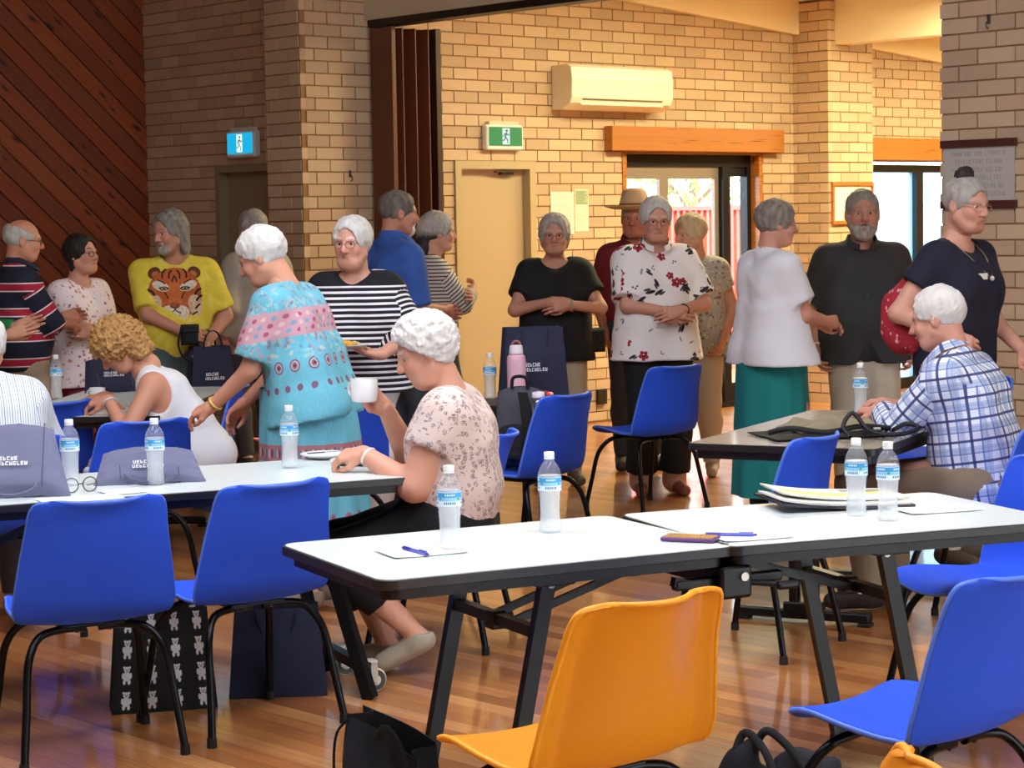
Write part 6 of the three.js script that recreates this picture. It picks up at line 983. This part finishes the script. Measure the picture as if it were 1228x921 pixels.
{ // backpack on a chair seat
  const p = spot(624, 510, 256); p.y = 0.452; const t = thing('backpack', 'grey and black backpack with a steel flask in its pocket on a blue chair', 'backpack', p, rad(-20));
  part(t, 'body', pillow(0.26, 0.38, 0.085, -0.03, 1), cloth(0x4a4c56)); part(t, 'pocket', pillow(0.2, 0.18, 0.04, 0, 1).map((g) => g.translate(0, 0.03, 0.075)), cloth(0x16171c)); part(t, 'strap', sheet(20, 2, (a, b) => [0.05 + 0.03 * Math.sin(a * 3), 0.36 - a * 0.32, 0.1 + 0.03 * Math.sin(a * Math.PI) + 0, a, b].map((q, i) => i === 0 ? q + (b - 0.5) * 0.05 : q), 0.008), cloth(0x0c0d10)); part(t, 'top_loop', tube([[-0.04, 0.37, 0], [-0.03, 0.42, 0], [0.03, 0.42, 0], [0.04, 0.37, 0]], 0.008), cloth(0x0c0d10));
  const f = thing('steel_flask', 'steel flask with a pale lid in the backpack pocket', 'flask', p.clone().add(V3(0.085, 0.16, 0.11)), 0.2); part(f, 'bottle', lathe([[0.0005, 0], [0.03, 0], [0.032, 0.01], [0.032, 0.15], [0.026, 0.17], [0.0005, 0.17]], 20), M(0x8a949c, 0.25, { metalness: 0.8 })); part(f, 'lid', lathe([[0.0005, 0.17], [0.028, 0.17], [0.03, 0.178], [0.028, 0.2], [0.0005, 0.205]], 20), M(0xe2dcea, 0.4));
}
{ const p = onLevel(620, 482, TH + 0.001), t = thing('drink_flask', 'tall pale pink drink flask with a white cap', 'flask', p, 0); part(t, 'bottle', lathe([[0.0005, 0], [0.043, 0], [0.046, 0.006], [0.046, 0.2], [0.042, 0.222], [0.034, 0.23], [0.0005, 0.23]], 28), M(0xe2b3c4, 0.35)); part(t, 'cap', lathe([[0.0005, 0.23], [0.033, 0.23], [0.034, 0.238], [0.031, 0.27], [0.026, 0.276], [0.0005, 0.276]], 24), M(0xe8dfe4, 0.4)); part(t, 'carry_loop', tor(0.02, 0.005, 0, 0.275, 0, 8, 18), M(0x9a5a5a, 0.4)); }
{ const p = onLevel(645, 482, TH + 0.001), t = thing('food_container', 'shallow container with a bright red lid by the pink flask', 'container', p, 0); part(t, 'tub', lathe([[0.0005, 0], [0.06, 0], [0.068, 0.02], [0.07, 0.024], [0.0005, 0.024]], 28), M(0xe8d8d8, 0.4)); part(t, 'lid', lathe([[0.0005, 0.024], [0.074, 0.024], [0.077, 0.03], [0.074, 0.044], [0.05, 0.05], [0.0005, 0.05]], 28), M(0xe03a48, 0.4)); }
{ // on the grey pedestal table
  const t = thing('lanyard', 'black lanyard loop lying on the grey pedestal table', 'lanyard', onTable(1062, 527), 0); part(t, 'band', tube([[-0.14, 0.012, 0.02], [-0.16, 0.05, -0.03], [-0.12, 0.1, -0.06], [-0.06, 0.035, -0.01], [0.02, 0.02, 0.01], [0.1, 0.025, -0.02], [0.14, 0.04, -0.06], [0.1, 0.05, -0.1], [0.04, 0.03, -0.06]], 0.009, 60), M(0x0e0f16, 0.6)); part(t, 'clasp', rbox(0.03, 0.01, 0.02, 0.003, -0.03, 0.04, -0.02), M(0xa8a8a8, 0.3, { metalness: 0.8 }));
  spectacles(onTable(1090, 520), rad(-30), 'dark framed spectacles on the grey pedestal table', 0x1c1a1a, 1.25);
  paper(1128, 505, 0.3, 0.22, 20, 'printed sheet under the hands of the plaid man');
  const pp = onTable(1120, 508); const pl = plate(pp.clone().add(V3(0, 0.003, 0)), 0.09, 'white plate of biscuits in front of the plaid man'); const fd = thing('food_pieces', 'golden biscuits on the plate of the plaid man', 'food', pp.clone().add(V3(0, 0.01, 0)), 0); lumps(fd, 'biscuit', 6, 0.018, [0xd9a850, 0xe6c070, 0xe8d8b0], 0, 0.045, 2);
}
// ---------------------------------------------------------------- things worn or held
const W = (p, v) => { p.t.updateMatrixWorld(true); return p.t.localToWorld(v.clone()); };
const handMid = (p, n, d = 0.07) => { const f = p.wr[n].clone().sub(p.el[n]).normalize(); return p.wr[n].clone().add(f.multiplyScalar(d)); };
{ const p = people.eater; mug(W(p, p.wr.R.clone().add(V3(0.08, 0.035, 0.065))), 2.4, 'white cup held up by the eating woman', 0.05, 0.082); }
{ const p = people.stripes, c = W(p, V3(0.0, 1.025, 0.32)); plate(c, 0.115, 'white paper plate held by the striped top woman', 'paper_plate'); const f = thing('food_pieces', 'yellow and white food on the paper plate', 'food', c.clone().add(V3(0, 0.008, 0)), 0); lumps(f, 'piece', 10, 0.018, [0xe8c13a, 0xf0ead8, 0xe0ac28, 0xf2eee0, 0xb9c080], 0, 0.06, 3); }
{ const p = people.tiger, c = W(p, V3(0.19, 0.58, 0.2)); tote(c, p.t.rotation.y + 0.4, 0.28, 0.34, 0.1, 'navy tote bag hanging from the hand of the tiger shirt man', navyBag, { handle: 0.1, taper: 0.8, logo: words });
  const b = thing('camera_pouch', 'black soft pouch held against the tiger shirt', 'pouch', W(p, V3(0.08, 0.93, 0.255)), p.t.rotation.y + 0.2); part(b, 'body', pillow(0.1, 0.12, 0.04), cloth(0x0d0e12)); part(b, 'flap', pillow(0.102, 0.05, 0.026).map((g) => g.translate(0, 0.07, 0.02)), cloth(0x15161b)); part(b, 'strap', tube([[-0.045, 0.11, 0], [-0.07, 0.0, 0.02], [-0.03, -0.08, 0.03], [0.03, -0.09, 0.02], [0.05, 0.02, 0]], 0.006), cloth(0x0d0e12)); }
{ const p = people.blackTop, b = thing('handbag', 'small black handbag at the hip of the black top woman', 'handbag', W(p, V3(0.23, 0.80, 0.02)), p.t.rotation.y + 0.5); part(b, 'body', pillow(0.16, 0.15, 0.04), cloth(0x0c0c0e)); part(b, 'strap', tube([[-0.05, 0.14, 0], [-0.03, 0.3, 0.01], [-0.02, 0.38, 0.0]], 0.006), cloth(0x0c0c0e)); }
{ const p = people.bun; const b = thing('shoulder_bag', 'red floral fabric shoulder bag carried by the woman with the bun', 'bag', W(p, V3(-0.18, 0.97, -0.17)), p.t.rotation.y - 0.9); const sack = meshField([ell([0, 0.15, 0], [0.115, 0.13, 0.075], 0.05), ell([0.02, 0.09, 0.01], [0.13, 0.09, 0.085], 0.05), cap([-0.03, 0.2, 0], [0.06, 0.33, 0], 0.06, 0.03, 0.05)], 0.009, (x, y, z) => 0.01 * nz(x * 14, y * 9, z * 14)); { const q = sack.attributes.position, uv = new Float32Array(q.count * 2); for (let i = 0; i < q.count; i++) { uv[2 * i] = q.getX(i) + q.getZ(i) * 0.7; uv[2 * i + 1] = q.getY(i); } sack.scale(0.88, 1.12, 0.9); sack.setAttribute('uv', new THREE.BufferAttribute(uv, 2)); }
  part(b, 'body', sack, clothTex(redFloral)); part(b, 'strap', sheet(16, 2, (a, q) => [lerp(0.05, 0.15, a) + (q - 0.5) * 0.045, lerp(0.3, 0.5, a), 0.01 + (q - 0.5) * 0.012], 0.006), clothTex(redFloral));
  const tp = p.t; const fr = p.front(-0.035, 0.31, 0.004); part(tp, 'name_badge', rbox(0.075, 0.028, 0.004, 0.0015, fr[0], fr[1], fr[2]), M(0xf0f0ec, 0.4)); const pd = p.front(0.03, 0.3, 0.008); part(tp, 'pendant', sph(0.011, pd[0], pd[1], pd[2]), M(0xd8c8b8, 0.3)); const nl = [-1, 1].map((s) => tube([p.TB(s * 0.07, 0.455, 0.02), p.front(s * 0.06, 0.395, 0.004), p.front(0.03 + s * 0.008, 0.31, 0.004)], 0.0018, 16, 6)); part(tp, 'necklace', nl, M(0xb09a7a, 0.3, { metalness: 0.7 }));
  const bn = (v) => v.applyMatrix4(p.HM); const g = meshField([ell([0, 0.128, -0.03], [0.042, 0.034, 0.042], 0.02), ell([0.012, 0.145, -0.028], [0.024, 0.02, 0.026], 0.02)], 0.004, (x, y, z) => 0.004 * nz(x * 90, y * 60, z * 90)); part(tp, 'hair_bun', paint(g, (x, y, z) => mix3(toLin(0x120d0c), toLin(0x2b211e), clamp(0.5 + nz(x * 90, y * 90, z * 90), 0, 1))).applyMatrix4(p.HM), HAIR); }
{ const p = people.hat, g = lathe([[0.0005, 0.185], [0.045, 0.183], [0.075, 0.165], [0.092, 0.11], [0.102, 0.062], [0.13, 0.057], [0.19, 0.072], [0.193, 0.068], [0.13, 0.05], [0.1, 0.05], [0.0005, 0.12]], 40).scale(0.98, 1, 1.05).translate(0, 0.01, -0.015); part(p.t, 'straw_hat', g.applyMatrix4(p.HM), M(0xcfae86, 0.8, { bumpMap: weave, bumpScale: 0.001 })); part(p.t, 'hat_band', new THREE.CylinderGeometry(0.098, 0.106, 0.026, 40, 1, true).scale(0.98, 1, 1.05).translate(0, 0.085, -0.015).applyMatrix4(p.HM), M(0x7a5a3c, 0.8, { side: THREE.DoubleSide })); }
// buttons, watches
{ const p = people.beard; for (let i = 0; i < 6; i++) { const q = p.front(0, 0.36 - i * 0.085); part(p.t, 'button', cyl(0.006, 0.006, 0.003, 0, 0, 0, 10).rotateX(Math.PI / 2).translate(q[0], q[1], q[2]), M(0x101012, 0.4)); } }
function watch(p, n, col, band) { const a = p.wr[n], d = a.clone().sub(p.el[n]).normalize(), c = a.clone().addScaledVector(d, -0.02), q = new THREE.Quaternion().setFromUnitVectors(V3(0, 0, 1), d); part(p.t, 'watch', [tor(0.0305, 0.006, 0, 0, 0, 8, 24).applyQuaternion(q).translate(c.x, c.y, c.z)], M(band, 0.4, { metalness: 0.3 })); }
watch(people.eater, 'L', 0, 0xe9e4dc); watch(people.poppy, 'L', 0, 0x3a2c26); watch(people.poppy, 'R', 0, 0xd8c08a); watch(people.curly, 'L', 0, 0xdcdcdc); watch(people.blackTop, 'L', 0, 0xb8a890); watch(people.beard, 'R', 0, 0xd0d0cc); watch(people.bun, 'R', 0, 0x2a2a2c); watch(people.aqua, 'L', 0, 0xd9b860);
// ---------------------------------------------------------------- hand the scene over
scene.traverse((m) => { if (m.isMesh) { m.castShadow = true; m.receiveShadow = true; } });
renderer.render(scene, camera);
